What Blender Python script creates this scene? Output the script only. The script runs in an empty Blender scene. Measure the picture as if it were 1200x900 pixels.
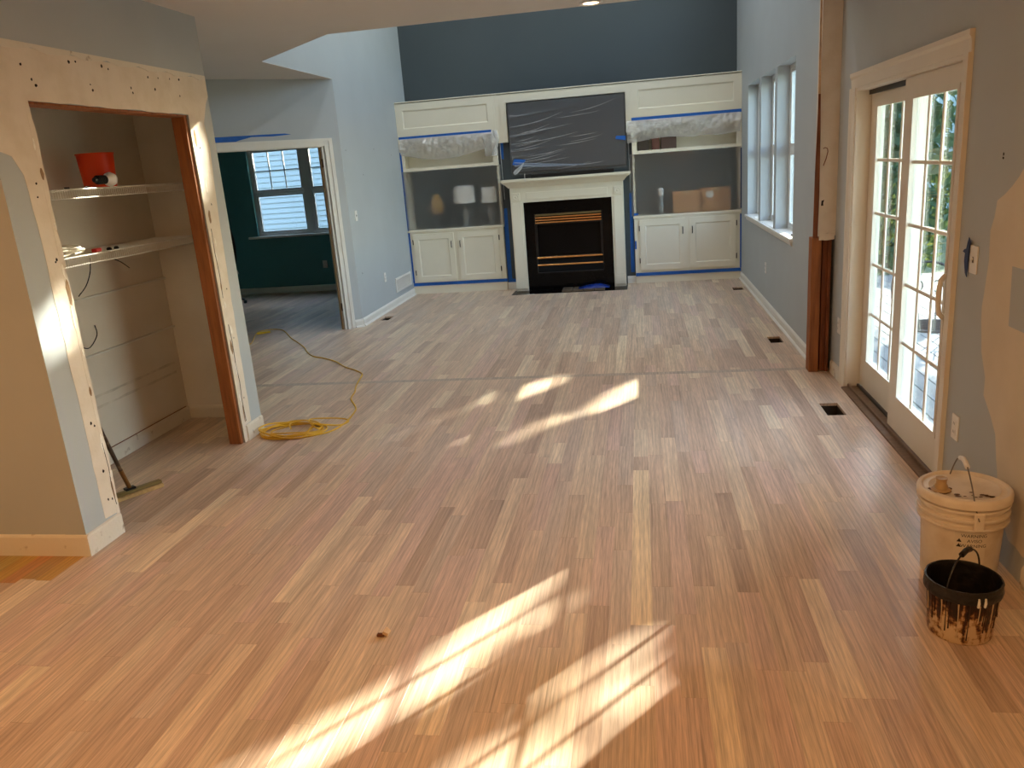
import bpy, bmesh, math, random
from mathutils import Vector, Matrix, noise
random.seed(7)
scene = bpy.context.scene
COL = scene.collection

# ------------------------------------------------------------------ camera
YAW, PITCH, ROLL, FPX = 0.17459821, 0.27009409, -0.07696508, 923.788
cam_pos = Vector((0.0, 0.0, 1.70))
fw = Vector((-math.sin(YAW)*math.cos(PITCH), math.cos(YAW)*math.cos(PITCH), -math.sin(PITCH)))
rt = Vector((math.cos(YAW), math.sin(YAW), 0.0))
up = rt.cross(fw)
r2 = rt*math.cos(ROLL) + up*math.sin(ROLL)
u2 = r2.cross(fw)
cd = bpy.data.cameras.new('camera')
cam = bpy.data.objects.new('camera', cd)
COL.objects.link(cam)
mw = Matrix((r2, u2, -fw)).transposed().to_4x4()
mw.translation = cam_pos
cam.matrix_world = mw
cd.sensor_fit = 'HORIZONTAL'
cd.sensor_width = 36.0
cd.lens = FPX/1200.0*36.0
cd.clip_start = 0.02
cd.clip_end = 300
scene.camera = cam

# ------------------------------------------------------------------ light
SUN_DIR = Vector((1.0, 1.3, 0.66)).normalized()      # towards the sun
SUN_STRENGTH = 36.0
SKY_STRENGTH = 2.0
LAMP_W = 23.0
TALL_FILL_W = 21.0
scene.view_settings.view_transform = 'Standard'
scene.view_settings.look = 'None'
scene.view_settings.gamma = 1.0
scene.view_settings.use_curve_mapping = False
scene.view_settings.exposure = 0.0

world = bpy.data.worlds.new('sky')
scene.world = world
world.use_nodes = True
wn = world.node_tree.nodes
wl = world.node_tree.links
wn.clear()
sky = wn.new('ShaderNodeTexSky')
sky.sky_type = 'NISHITA'
sky.sun_disc = False
sky.sun_elevation = math.asin(SUN_DIR.z)
sky.sun_rotation = math.atan2(SUN_DIR.x, SUN_DIR.y)
bg = wn.new('ShaderNodeBackground')
bg.inputs['Strength'].default_value = SKY_STRENGTH
wo = wn.new('ShaderNodeOutputWorld')
hs = wn.new('ShaderNodeHueSaturation')      # thin haze takes some of the blue out of the sky
hs.inputs['Saturation'].default_value = 0.85
wl.new(sky.outputs[0], hs.inputs['Color'])
wl.new(hs.outputs[0], bg.inputs[0])
wl.new(bg.outputs[0], wo.inputs[0])

sd = bpy.data.lights.new('sun', 'SUN')
sd.energy = SUN_STRENGTH
sd.angle = math.radians(0.55)
sd.color = (1.0, 0.90, 0.74)
sun = bpy.data.objects.new('sun', sd)
COL.objects.link(sun)
sun.rotation_euler = SUN_DIR.to_track_quat('Z', 'Y').to_euler()
sun.location = (8, 11, 12)

# ------------------------------------------------------------------ helpers
def s2l(c):
    return tuple(((v/255.0)/12.92 if v/255.0 <= 0.04045 else ((v/255.0+0.055)/1.055)**2.4) for v in c)

class NT:
    def __init__(s, name):
        s.m = bpy.data.materials.new(name)
        s.m.use_nodes = True
        s.t = s.m.node_tree
        s.t.nodes.clear()
        s.out = s.n('ShaderNodeOutputMaterial')
    def n(s, typ, **kw):
        nd = s.t.nodes.new(typ)
        for k, v in kw.items():
            setattr(nd, k, v)
        return nd
    def l(s, a, b):
        s.t.links.new(a, b)
    def set(s, node, **kw):
        for k, v in kw.items():
            node.inputs[k.replace('_', ' ')].default_value = v

def c4(c):
    return (c[0], c[1], c[2], 1.0)

MATS = {}
def mat(name, rgb, rough=0.6, metal=0.0, var=0.06, scale=6.0, bump=0.0, bscale=60.0, spec=0.5, rgb2=None, stretch=(1, 1, 1), thr=None):
    """plain procedural surface: colour broken up by noise, optional fine relief"""
    if name in MATS:
        return MATS[name]
    N = NT(name)
    p = N.n('ShaderNodeBsdfPrincipled')
    N.l(p.outputs[0], N.out.inputs[0])
    p.inputs['Roughness'].default_value = rough
    p.inputs['Metallic'].default_value = metal
    p.inputs['Specular IOR Level'].default_value = spec
    tc = N.n('ShaderNodeTexCoord')
    mp = N.n('ShaderNodeMapping')
    mp.inputs['Scale'].default_value = stretch
    N.l(tc.outputs['Object'], mp.inputs[0])
    nz = N.n('ShaderNodeTexNoise')
    nz.inputs['Scale'].default_value = scale
    nz.inputs['Detail'].default_value = 4.0
    N.l(mp.outputs[0], nz.inputs['Vector'])
    ramp = N.n('ShaderNodeValToRGB')
    a = s2l(rgb)
    b = s2l(rgb2) if rgb2 else a
    if rgb2:
        ramp.color_ramp.elements[0].color = c4(a)
        ramp.color_ramp.elements[1].color = c4(b)
        t = thr or (0.4, 0.6)
    else:
        ramp.color_ramp.elements[0].color = c4([v*(1-var) for v in a])
        ramp.color_ramp.elements[1].color = c4([min(1, v*(1+var)) for v in a])
        t = (0.3, 0.7)
    ramp.color_ramp.elements[0].position = t[0]
    ramp.color_ramp.elements[1].position = t[1]
    N.l(nz.outputs['Fac'], ramp.inputs[0])
    N.l(ramp.outputs[0], p.inputs['Base Color'])
    if bump:
        nb = N.n('ShaderNodeTexNoise')
        nb.inputs['Scale'].default_value = bscale
        nb.inputs['Detail'].default_value = 5.0
        N.l(mp.outputs[0], nb.inputs['Vector'])
        bp = N.n('ShaderNodeBump')
        bp.inputs['Strength'].default_value = bump
        bp.inputs['Distance'].default_value = 0.01
        N.l(nb.outputs['Fac'], bp.inputs['Height'])
        N.l(bp.outputs[0], p.inputs['Normal'])
    MATS[name] = N.m
    return N.m

def emit_mat(name, rgb, strength):
    N = NT(name)
    e = N.n('ShaderNodeEmission')
    e.inputs[0].default_value = c4(rgb)
    e.inputs[1].default_value = strength
    N.l(e.outputs[0], N.out.inputs[0])
    return N.m

def schlick(N, normal=None, f0=0.04, k=1.0):
    lw = N.n('ShaderNodeLayerWeight')
    lw.inputs['Blend'].default_value = 0.5
    if normal is not None:
        N.l(normal, lw.inputs['Normal'])
    pw = N.n('ShaderNodeMath', operation='POWER')
    pw.inputs[1].default_value = 5.0
    N.l(lw.outputs['Facing'], pw.inputs[0])
    ma = N.n('ShaderNodeMath', operation='MULTIPLY_ADD')
    ma.inputs[1].default_value = (1-f0)*k
    ma.inputs[2].default_value = f0
    N.l(pw.outputs[0], ma.inputs[0])
    return ma.outputs[0]

def glass_mat(name, tint=(0.93, 0.97, 0.97)):
    N = NT(name)
    tr = N.n('ShaderNodeBsdfTransparent')
    tr.inputs[0].default_value = c4(tint)
    gl = N.n('ShaderNodeBsdfGlossy')
    gl.inputs['Roughness'].default_value = 0.02
    mx = N.n('ShaderNodeMixShader')
    N.l(schlick(N), mx.inputs[0])
    N.l(tr.outputs[0], mx.inputs[1])
    N.l(gl.outputs[0], mx.inputs[2])
    N.l(mx.outputs[0], N.out.inputs[0])
    return N.m

def film_mat(name, haze=0.12, gloss=0.16, rough=0.12, white=(0.8, 0.8, 0.8), wr_scale=9.0, wr=0.5, stretch=(1, 1, 1), blur=0.0):
    """clear plastic sheeting: mostly see-through, a milky haze and wrinkly gloss"""
    N = NT(name)
    tr = N.n('ShaderNodeBsdfTransparent')
    tr.inputs[0].default_value = (0.95, 0.95, 0.95, 1)
    if blur > 0:                          # frosted see-through
        rf = N.n('ShaderNodeBsdfRefraction')
        rf.inputs['Color'].default_value = (0.92, 0.92, 0.92, 1)
        rf.inputs['Roughness'].default_value = blur
        rf.inputs['IOR'].default_value = 1.25
        tb = N.n('ShaderNodeMixShader')
        tb.inputs[0].default_value = 0.72
        N.l(tr.outputs[0], tb.inputs[1])
        N.l(rf.outputs[0], tb.inputs[2])
        tr = tb
    df = N.n('ShaderNodeBsdfDiffuse')
    df.inputs[0].default_value = c4(white)
    tl = N.n('ShaderNodeBsdfTranslucent')
    tl.inputs[0].default_value = c4(white)
    gl = N.n('ShaderNodeBsdfGlossy')
    gl.inputs['Roughness'].default_value = rough
    tc = N.n('ShaderNodeTexCoord')
    mp = N.n('ShaderNodeMapping')
    mp.inputs['Scale'].default_value = stretch
    N.l(tc.outputs['Object'], mp.inputs[0])
    nz = N.n('ShaderNodeTexNoise')
    nz.inputs['Scale'].default_value = wr_scale
    nz.inputs['Detail'].default_value = 6
    nz.inputs['Distortion'].default_value = 1.2
    N.l(mp.outputs[0], nz.inputs['Vector'])
    bp = N.n('ShaderNodeBump')
    bp.inputs['Strength'].default_value = wr
    bp.inputs['Distance'].default_value = 0.03
    N.l(nz.outputs['Fac'], bp.inputs['Height'])
    for s in (gl, df):
        N.l(bp.outputs[0], s.inputs['Normal'])
    d2 = N.n('ShaderNodeMixShader')
    d2.inputs[0].default_value = 0.4
    N.l(df.outputs[0], d2.inputs[1])
    N.l(tl.outputs[0], d2.inputs[2])
    m1 = N.n('ShaderNodeMixShader')
    m1.inputs[0].default_value = haze
    N.l(tr.outputs[0], m1.inputs[1])
    N.l(d2.outputs[0], m1.inputs[2])
    m2 = N.n('ShaderNodeMixShader')
    N.l(schlick(N, bp.outputs[0], 0.03+gloss*0.3, 0.6), m2.inputs[0])
    N.l(m1.outputs[0], m2.inputs[1])
    N.l(gl.outputs[0], m2.inputs[2])
    N.l(m2.outputs[0], N.out.inputs[0])
    return N.m

# ---- mesh builder
class MB:
    def __init__(s):
        s.bm = bmesh.new()
    def box(s, x0, x1, y0, y1, z0, z1, bev=0.0, M=None):
        vs = [s.bm.verts.new((x, y, z)) for x in (min(x0, x1), max(x0, x1)) for y in (min(y0, y1), max(y0, y1)) for z in (min(z0, z1), max(z0, z1))]
        f = [(0, 1, 3, 2), (4, 6, 7, 5), (0, 4, 5, 1), (2, 3, 7, 6), (0, 2, 6, 4), (1, 5, 7, 3)]
        fs = [s.bm.faces.new([vs[i] for i in q]) for q in f]
        if bev > 0:
            es = list({e for fc in fs for e in fc.edges})
            r = bmesh.ops.bevel(s.bm, geom=es, offset=bev, segments=1, affect='EDGES', profile=0.5)
            vs = list({v for fc in r['faces'] for v in fc.verts} | {v for v in vs if v.is_valid})
        if M is not None:
            bmesh.ops.transform(s.bm, matrix=M, verts=[v for v in vs if v.is_valid])
        return s
    def obox(s, c, size, M, bev=0.0):
        """box of the given size centred at c in the frame M"""
        return s.box(c[0]-size[0]/2, c[0]+size[0]/2, c[1]-size[1]/2, c[1]+size[1]/2, c[2]-size[2]/2, c[2]+size[2]/2, bev, M)
    def prism(s, pts, ext, close=True):
        """pts: 3D outline; ext: extrusion vector"""
        a = [s.bm.verts.new(p) for p in pts]
        b = [s.bm.verts.new(Vector(p)+Vector(ext)) for p in pts]
        n = len(pts)
        s.bm.faces.new(a)
        s.bm.faces.new(b[::-1])
        for i in range(n):
            s.bm.faces.new((a[i], b[i], b[(i+1) % n], a[(i+1) % n]))
        return s
    def slab(s, pts, ext):
        """prism over any simple (also concave) outline"""
        from mathutils.geometry import tessellate_polygon
        pts = [Vector(p) for p in pts]
        n = len(pts)
        a = [s.bm.verts.new(p) for p in pts]
        b = [s.bm.verts.new(p+Vector(ext)) for p in pts]
        for t in tessellate_polygon([pts]):
            try:
                s.bm.faces.new([a[k] for k in t])
                s.bm.faces.new([b[k] for k in t][::-1])
            except ValueError:
                pass
        for i in range(n):
            s.bm.faces.new((a[i], b[i], b[(i+1) % n], a[(i+1) % n]))
        return s
    def tube(s, path, r, seg=8, closed=False):
        path = [Vector(p) for p in path]
        n = len(path)
        rings = []
        prev = None
        for i, p in enumerate(path):
            if closed:
                d = path[(i+1) % n]-path[i-1]
            else:
                d = path[min(i+1, n-1)]-path[max(i-1, 0)]
            d = d.normalized() if d.length > 1e-9 else Vector((0, 0, 1))
            if prev is None:
                a = Vector((0, 0, 1)) if abs(d.z) < 0.9 else Vector((1, 0, 0))
                u = d.cross(a).normalized()
            else:
                u = prev-d*prev.dot(d)
                u = u.normalized() if u.length > 1e-9 else d.orthogonal().normalized()
            prev = u
            v = d.cross(u)
            rr = r[i] if isinstance(r, (list, tuple)) else r
            rings.append([s.bm.verts.new(p+u*math.cos(2*math.pi*k/seg)*rr+v*math.sin(2*math.pi*k/seg)*rr) for k in range(seg)])
        m = n if closed else n-1
        for i in range(m):
            A, B = rings[i], rings[(i+1) % n]
            for k in range(seg):
                s.bm.faces.new((A[k], A[(k+1) % seg], B[(k+1) % seg], B[k]))
        if not closed:
            s.bm.faces.new(rings[0][::-1])
            s.bm.faces.new(rings[-1])
        return s
    def lathe(s, prof, c=(0, 0, 0), seg=32, M=None):
        """prof: [(r,z)] turned about the z axis through c; r = 0 closes to a point"""
        rings = []
        allv = []
        for r, z in prof:
            if r <= 1e-6:
                v = [s.bm.verts.new((c[0], c[1], c[2]+z))]
            else:
                v = [s.bm.verts.new((c[0]+r*math.cos(2*math.pi*k/seg), c[1]+r*math.sin(2*math.pi*k/seg), c[2]+z)) for k in range(seg)]
            rings.append(v)
            allv += v
        for A, B in zip(rings, rings[1:]):
            if len(A) == 1 and len(B) == 1:
                continue
            for k in range(seg):
                k2 = (k+1) % seg
                if len(A) == 1:
                    s.bm.faces.new((A[0], B[k2], B[k]))
                elif len(B) == 1:
                    s.bm.faces.new((A[k], A[k2], B[0]))
                else:
                    s.bm.faces.new((A[k], A[k2], B[k2], B[k]))
        if M is not None:
            bmesh.ops.transform(s.bm, matrix=M, verts=allv)
        return s
    def grid(s, fn, nu, nv):
        V = [[s.bm.verts.new(fn(i/nu, j/nv)) for j in range(nv+1)] for i in range(nu+1)]
        for i in range(nu):
            for j in range(nv):
                s.bm.faces.new((V[i][j], V[i+1][j], V[i+1][j+1], V[i][j+1]))
        return s
    def cells(s, us, vs, holes, fn, depth_vec):
        """solid slab with rectangular holes, one connected mesh. fn(u,v)->front point"""
        us = sorted(set([round(u, 5) for u in us]+[round(h, 5) for q in holes for h in q[:2]]))
        vs = sorted(set([round(v, 5) for v in vs]+[round(h, 5) for q in holes for h in q[2:]]))
        def solid(i, j):
            if i < 0 or j < 0 or i >= len(us)-1 or j >= len(vs)-1:
                return False
            u, v = (us[i]+us[i+1])/2, (vs[j]+vs[j+1])/2
            return not any(h[0] < u < h[1] and h[2] < v < h[3] for h in holes)
        D = Vector(depth_vec)
        cache = {}
        def P(i, j, k):
            key = (i, j, k)
            if key not in cache:
                cache[key] = s.bm.verts.new(Vector(fn(us[i], vs[j]))+D*k)
            return cache[key]
        for i in range(len(us)-1):
            for j in range(len(vs)-1):
                if not solid(i, j):
                    continue
                s.bm.faces.new((P(i, j, 0), P(i+1, j, 0), P(i+1, j+1, 0), P(i, j+1, 0)))
                s.bm.faces.new((P(i, j+1, 1), P(i+1, j+1, 1), P(i+1, j, 1), P(i, j, 1)))
                for (di, dj, a, b) in ((-1, 0, (i, j), (i, j+1)), (1, 0, (i+1, j), (i+1, j+1)), (0, -1, (i, j), (i+1, j)), (0, 1, (i, j+1), (i+1, j+1))):
                    if not solid(i+di, j+dj):
                        s.bm.faces.new((P(*a, 0), P(*b, 0), P(*b, 1), P(*a, 1)))
        return s
    def build(s, name, m, parent=None, smooth=False, world=True):
        bmesh.ops.recalc_face_normals(s.bm, faces=s.bm.faces[:])
        me = bpy.data.meshes.new(name)
        s.bm.to_mesh(me)
        s.bm.free()
        if m is not None:
            me.materials.append(m)
        if smooth:
            for p in me.polygons:
                p.use_smooth = True
            try:
                me.set_sharp_from_angle(angle=math.radians(40))
            except Exception:
                pass
        o = bpy.data.objects.new(name, me)
        COL.objects.link(o)
        if parent is not None:
            o.parent = parent
            if world:                     # geometry was given in world coordinates
                o.matrix_parent_inverse = wmat(parent).inverted()
        return o

def wmat(o):
    b = Matrix.LocRotScale(o.location, o.rotation_euler, o.scale)
    return b if o.parent is None else wmat(o.parent) @ o.matrix_parent_inverse @ b

def tag(o, label=None, cat=None, group=None, kind=None):
    if label:
        o['label'] = label
    if cat:
        o['category'] = cat
    if group:
        o['group'] = group
    if kind:
        o['kind'] = kind
    return o

def empty(name, loc, label=None, cat=None, group=None, kind=None):
    o = bpy.data.objects.new(name, None)
    o.empty_display_size = 0.1
    COL.objects.link(o)
    o.location = loc
    return tag(o, label, cat, group, kind)

def struct(o, label, cat):
    return tag(o, label, cat, kind='structure')

def wall(name, O, U, n, us, zs, holes, th, m, label, parent=None):
    U = Vector((U[0], U[1], 0)).normalized()
    n = Vector((n[0], n[1], 0)).normalized()
    O = Vector((O[0], O[1], 0))
    mb = MB().cells(us, zs, holes, lambda u, z: O+U*u+Vector((0, 0, z)), -n*th)
    o = mb.build(name, m, parent)
    if parent is None:
        struct(o, label, 'wall')
    return o

def moulding(name, prof, A, B, n, m, parent=None):
    """profile [(out,z)] swept from A to B; out is measured along n"""
    A = Vector((A[0], A[1], 0)); B = Vector((B[0], B[1], 0)); n = Vector((n[0], n[1], 0)).normalized()
    return MB().prism([A+n*p[0]+Vector((0, 0, p[1])) for p in prof], B-A).build(name, m, parent)

def flat(name, pts, fn, nrm, th, m, parent=None):
    """thin piece with an outline given in (u,v), lying on a surface; fn(u,v)->point"""
    nv = Vector(nrm).normalized()
    mb = MB().slab([Vector(fn(u, v))+nv*0.0004 for u, v in pts], nv*th)
    return mb.build(name, m, parent)

def jag(pts, amp, step, seed=1):
    """roughen a closed outline"""
    rnd = random.Random(seed)
    out = []
    for i, p in enumerate(pts):
        q = pts[(i+1) % len(pts)]
        d = math.hypot(q[0]-p[0], q[1]-p[1])
        k = max(1, int(d/step))
        for t in range(k):
            f = t/k
            a = amp if t else amp*0.3
            out.append((p[0]+(q[0]-p[0])*f+rnd.uniform(-a, a), p[1]+(q[1]-p[1])*f+rnd.uniform(-a, a)))
    return out

# ------------------------------------------------------------------ materials
M_PAINT = mat('grey wall paint', (178, 184, 186), 0.7, var=0.025, scale=2.5, bump=0.05, bscale=220)
M_CEIL = mat('ceiling paint', (212, 208, 202), 0.85, var=0.02, scale=2, bump=0.05, bscale=160)
M_CHAR = mat('charcoal wall paint', (68, 77, 81), 0.62, var=0.03, scale=2, bump=0.05, bscale=220)
M_TEAL = mat('dark teal wall paint', (80, 140, 146), 0.6, var=0.03, scale=2, bump=0.05, bscale=220)
M_RAW = mat('bare drywall', (228, 217, 201), 0.9, scale=9, rgb2=(217, 204, 184), thr=(0.40, 0.75), bump=0.15, bscale=45)
M_PANTRY = mat('pantry drywall', (230, 222, 208), 0.9, scale=1.6, rgb2=(216, 206, 188), thr=(0.35, 0.7), bump=0.06, bscale=60)
M_MUD = mat('joint compound', (218, 208, 190), 0.9, scale=4, rgb2=(208, 197, 178), thr=(0.3, 0.7), bump=0.1, bscale=30)
M_TRIM = mat('white trim paint', (226, 224, 216), 0.4, var=0.03, scale=8)
M_OLDTRIM = mat('chipped trim paint', (222, 214, 198), 0.6, scale=14, rgb2=(150, 128, 100), thr=(0.62, 0.74), bump=0.2, bscale=50)
M_DOOR = mat('cream door paint', (226, 218, 202), 0.4, var=0.02, scale=5)
M_CAB = mat('off white cabinet paint', (230, 223, 202), 0.45, var=0.02, scale=3)
M_STUD = mat('framing lumber', (164, 98, 46), 0.7, scale=7, rgb2=(122, 68, 28), thr=(0.3, 0.72), stretch=(6, 6, 0.5), bump=0.15, bscale=60)
M_STUD2 = mat('dark framing lumber', (140, 74, 28), 0.7, scale=7, rgb2=(86, 42, 14), thr=(0.3, 0.72), stretch=(6, 6, 0.5), bump=0.15, bscale=60)
M_HOLE = mat('dark hole', (30, 22, 16), 0.95, var=0.3)
M_TAPE = mat('blue painters tape', (20, 92, 178), 0.65, var=0.1, scale=20, bump=0.2, bscale=120)
M_NAVY = mat('dark blue tape', (34, 58, 104), 0.65, var=0.1, scale=20)
M_BLACK = mat('black metal', (20, 20, 21), 0.4, 0.3, var=0.1)
M_GRANITE = mat('polished black granite', (10, 10, 11), 0.10, var=0.3, scale=60, spec=0.14)
M_BRASS = mat('polished brass', (226, 176, 116), 0.22, 1.0, var=0.06, scale=4)
M_BRONZE = mat('dark bronze hardware', (52, 44, 38), 0.35, 0.8)
M_PLATE = mat('white wall plate', (228, 226, 220), 0.35, var=0.01)
M_SLOT = mat('grey slots', (96, 96, 94), 0.6)
M_WIRE = mat('white wire shelf coating', (224, 220, 210), 0.45, var=0.03)
M_GLASS = glass_mat('window glass')
M_DUCT = mat('galvanised duct', (60, 52, 44), 0.55, 0.4, var=0.2, scale=8)
M_SUB = mat('subfloor', (92, 72, 52), 0.9)

def plank_mat(name, use_attr):
    N = NT(name)
    p = N.n('ShaderNodeBsdfPrincipled')
    N.l(p.outputs[0], N.out.inputs[0])
    p.inputs['Specular IOR Level'].default_value = 0.45
    geo = N.n('ShaderNodeNewGeometry')
    if use_attr:
        at = N.n('ShaderNodeAttribute')
        at.attribute_name = 'plank'
        col, alpha = at.outputs['Color'], at.outputs['Alpha']
    else:
        at = N.n('ShaderNodeObjectInfo')
        col, alpha = at.outputs['Color'], at.outputs['Alpha']
    mul = N.n('ShaderNodeMath', operation='MULTIPLY')
    mul.inputs[1].default_value = 37.0
    N.l(alpha, mul.inputs[0])
    off = N.n('ShaderNodeCombineXYZ')
    N.l(mul.outputs[0], off.inputs[1])
    N.l(mul.outputs[0], off.inputs[2])
    add = N.n('ShaderNodeVectorMath', operation='ADD')
    N.l(geo.outputs['Position'], add.inputs[0])
    N.l(off.outputs[0], add.inputs[1])
    # fine pores, long along the board
    m1 = N.n('ShaderNodeMapping')
    m1.inputs['Scale'].default_value = (300, 9, 1)
    N.l(add.outputs[0], m1.inputs[0])
    n1 = N.n('ShaderNodeTexNoise')
    n1.inputs['Scale'].default_value = 1.0
    n1.inputs['Detail'].default_value = 3
    N.l(m1.outputs[0], n1.inputs['Vector'])
    # cathedral figure
    m2 = N.n('ShaderNodeMapping')
    m2.inputs['Scale'].default_value = (1.0, 0.05, 1)
    N.l(add.outputs[0], m2.inputs[0])
    wv = N.n('ShaderNodeTexWave')
    wv.bands_direction = 'X'
    wv.inputs['Scale'].default_value = 13
    wv.inputs['Distortion'].default_value = 11
    wv.inputs['Detail'].default_value = 2
    wv.inputs['Detail Scale'].default_value = 1.3
    N.l(m2.outputs[0], wv.inputs['Vector'])
    # broad tone drift within a board
    m3 = N.n('ShaderNodeMapping')
    m3.inputs['Scale'].default_value = (22, 1.6, 1)
    N.l(add.outputs[0], m3.inputs[0])
    n3 = N.n('ShaderNodeTexNoise')
    n3.inputs['Scale'].default_value = 1
    n3.inputs['Detail'].default_value = 2
    N.l(m3.outputs[0], n3.inputs['Vector'])
    def rng(src, lo, hi, a, b):
        r = N.n('ShaderNodeMapRange')
        r.inputs['From Min'].default_value = a
        r.inputs['From Max'].default_value = b
        r.inputs['To Min'].default_value = lo
        r.inputs['To Max'].default_value = hi
        N.l(src, r.inputs['Value'])
        return r.outputs[0]
    f1 = rng(n1.outputs['Fac'], 0.76, 1.08, 0.3, 0.65)
    f2 = rng(wv.outputs['Fac'], 0.87, 1.04, 0.0, 0.6)
    f3 = rng(n3.outputs['Fac'], 0.86, 1.10, 0.3, 0.7)
    # dark mineral streaks, sparse
    m4 = N.n('ShaderNodeMapping')
    m4.inputs['Scale'].default_value = (55, 1.3, 1)
    N.l(add.outputs[0], m4.inputs[0])
    n4 = N.n('ShaderNodeTexNoise')
    n4.inputs['Scale'].default_value = 1
    n4.inputs['Detail'].default_value = 1
    N.l(m4.outputs[0], n4.inputs['Vector'])
    f4 = rng(n4.outputs['Fac'], 1.0, 0.72, 0.70, 0.78)
    ma = N.n('ShaderNodeMath', operation='MULTIPLY'); N.l(f1, ma.inputs[0]); N.l(f2, ma.inputs[1])
    mb_ = N.n('ShaderNodeMath', operation='MULTIPLY'); N.l(ma.outputs[0], mb_.inputs[0]); N.l(f3, mb_.inputs[1])
    mc = N.n('ShaderNodeMath', operation='MULTIPLY'); N.l(mb_.outputs[0], mc.inputs[0]); N.l(f4, mc.inputs[1])
    vm = N.n('ShaderNodeVectorMath', operation='SCALE')
    N.l(col, vm.inputs[0])
    N.l(mc.outputs[0], vm.inputs['Scale'])
    N.l(vm.outputs[0], p.inputs['Base Color'])
    rr = rng(n1.outputs['Fac'], 0.34, 0.46, 0.3, 0.7)
    N.l(rr, p.inputs['Roughness'])
    bp = N.n('ShaderNodeBump')
    bp.inputs['Strength'].default_value = 0.06
    bp.inputs['Distance'].default_value = 0.002
    N.l(n1.outputs['Fac'], bp.inputs['Height'])
    N.l(bp.outputs[0], p.inputs['Normal'])
    return N.m
M_PLANK = plank_mat('sanded oak board', False)
M_PLANKS = plank_mat('sanded oak boards', True)

# ------------------------------------------------------------------ floor
HOLES = [(1.148, 1.264, 5.075, 5.335), (1.113, 1.226, 7.15, 7.395), (1.111, 1.241, 10.065, 10.27), (-3.185, -3.065, 9.08, 9.33)]
PW, TH = 0.0836, 0.019
floor = MB().cells([-7.7, 1.6], [-3.2, 12.1], [(h[0]-0.0125, h[1]+0.0125, h[2]-0.0125, h[3]+0.0125) for h in HOLES], lambda u, v: (u, v, -0.0205), (0, 0, -0.3)).build('floor', M_SUB)
struct(floor, 'sanded bare oak strip floor running through both rooms', 'floor')

prnd = random.Random(11)
PAL = [((213, 187, 162), 5), ((207, 180, 156), 5), ((219, 195, 168), 4), ((200, 172, 149), 3), ((228, 207, 179), 1.8), ((190, 163, 141), 1.2), ((212, 183, 164), 3), ((206, 183, 162), 3)]
PTOT = sum(w for _, w in PAL)
def pick():
    t = prnd.uniform(0, PTOT)
    for c, w in PAL:
        t -= w
        if t <= 0:
            break
    k = prnd.uniform(0.96, 1.04)
    return tuple(min(1.0, v*k) for v in s2l(c))

def subtract(r, h):
    x0, x1, y0, y1 = r
    a0, a1, b0, b1 = h
    if a0 >= x1 or a1 <= x0 or b0 >= y1 or b1 <= y0:
        return [r]
    out = []
    if y0 < b0: out.append((x0, x1, y0, b0))
    if y1 > b1: out.append((x0, x1, b1, y1))
    m0, m1 = max(y0, b0), min(y1, b1)
    if x0 < a0: out.append((x0, a0, m0, m1))
    if x1 > a1: out.append((a1, x1, m0, m1))
    return out

planks = []      # (x0,x1,y0,y1,color)
SEAM0, SEAM1 = 6.205, 6.275
def fill_row(x0, x1, ya, yb, amber=None):
    y = ya-prnd.uniform(0, 0.7)
    while y < yb:
        L = prnd.choice([0.32, 0.45, 0.55, 0.7, 0.8, 0.95, 1.15, 1.4])*prnd.uniform(0.85, 1.15)
        a, b = max(ya, y), min(yb, y+L)
        if yb-b < 0.12:
            b = yb
        if b-a > 0.02:
            col = pick()
            # two pale maple-like boards that stand out in the field
            if amber and b <= amber+0.6:
                col = tuple(v*k for v, k in zip(s2l((196, 128, 62)), (1, 1, 1)))
            planks.append([x0, x1, a, b, col])
        y = max(b, y+L)
# board rows are laid out so that joints fall where the pale board of the photo lies (x = -0.083 .. 0)
i0, i1 = -91, 17
for i in range(i0, i1):
    x0, x1 = i*PW, (i+1)*PW
    xe = 1.415
    if x0 >= xe:
        continue
    x1 = min(x1, xe)
    xc = (x0+x1)/2
    if i == -1:                       # the row that carries the long pale board
        fill_row(x0, x1, -1.0, 2.64)
        planks.append([x0, x1, 2.64, 4.18, s2l((236, 213, 178))])
        fill_row(x0, x1, 4.18, SEAM0)
        fill_row(x0, x1, SEAM1, 11.05)
    elif xc > -2.80:
        fill_row(x0, x1, -1.0, SEAM0)
        fill_row(x0, x1, SEAM1, 11.05)
    elif xc > -3.56:
        ya = 2.62+0.33*(xc+3.56)/0.76+prnd.uniform(-0.05, 0.05)
        fill_row(x0, x1, -1.0, ya)
        planks.append([x0, x1, ya, 3.2, tuple(v*prnd.uniform(0.8, 1.1) for v in s2l((194, 150, 84)))])
        fill_row(x0, x1, 3.2, SEAM0)
        fill_row(x0, x1, SEAM1, 11.05 if xc > -3.33 else 11.9)
    elif xc > -5.0:
        fill_row(x0, x1, -1.0, 2.5)
        planks.append([x0, x1, 2.5, 3.2, s2l((192, 148, 82))])
        fill_row(x0, x1, 6.0, 11.9)
    else:
        fill_row(x0, x1, 7.3, 11.9)
# amber (still varnished) strip beside the left wall: boards there end at the wall
for p in planks:
    xc = (p[0]+p[1])/2
    pass
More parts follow.
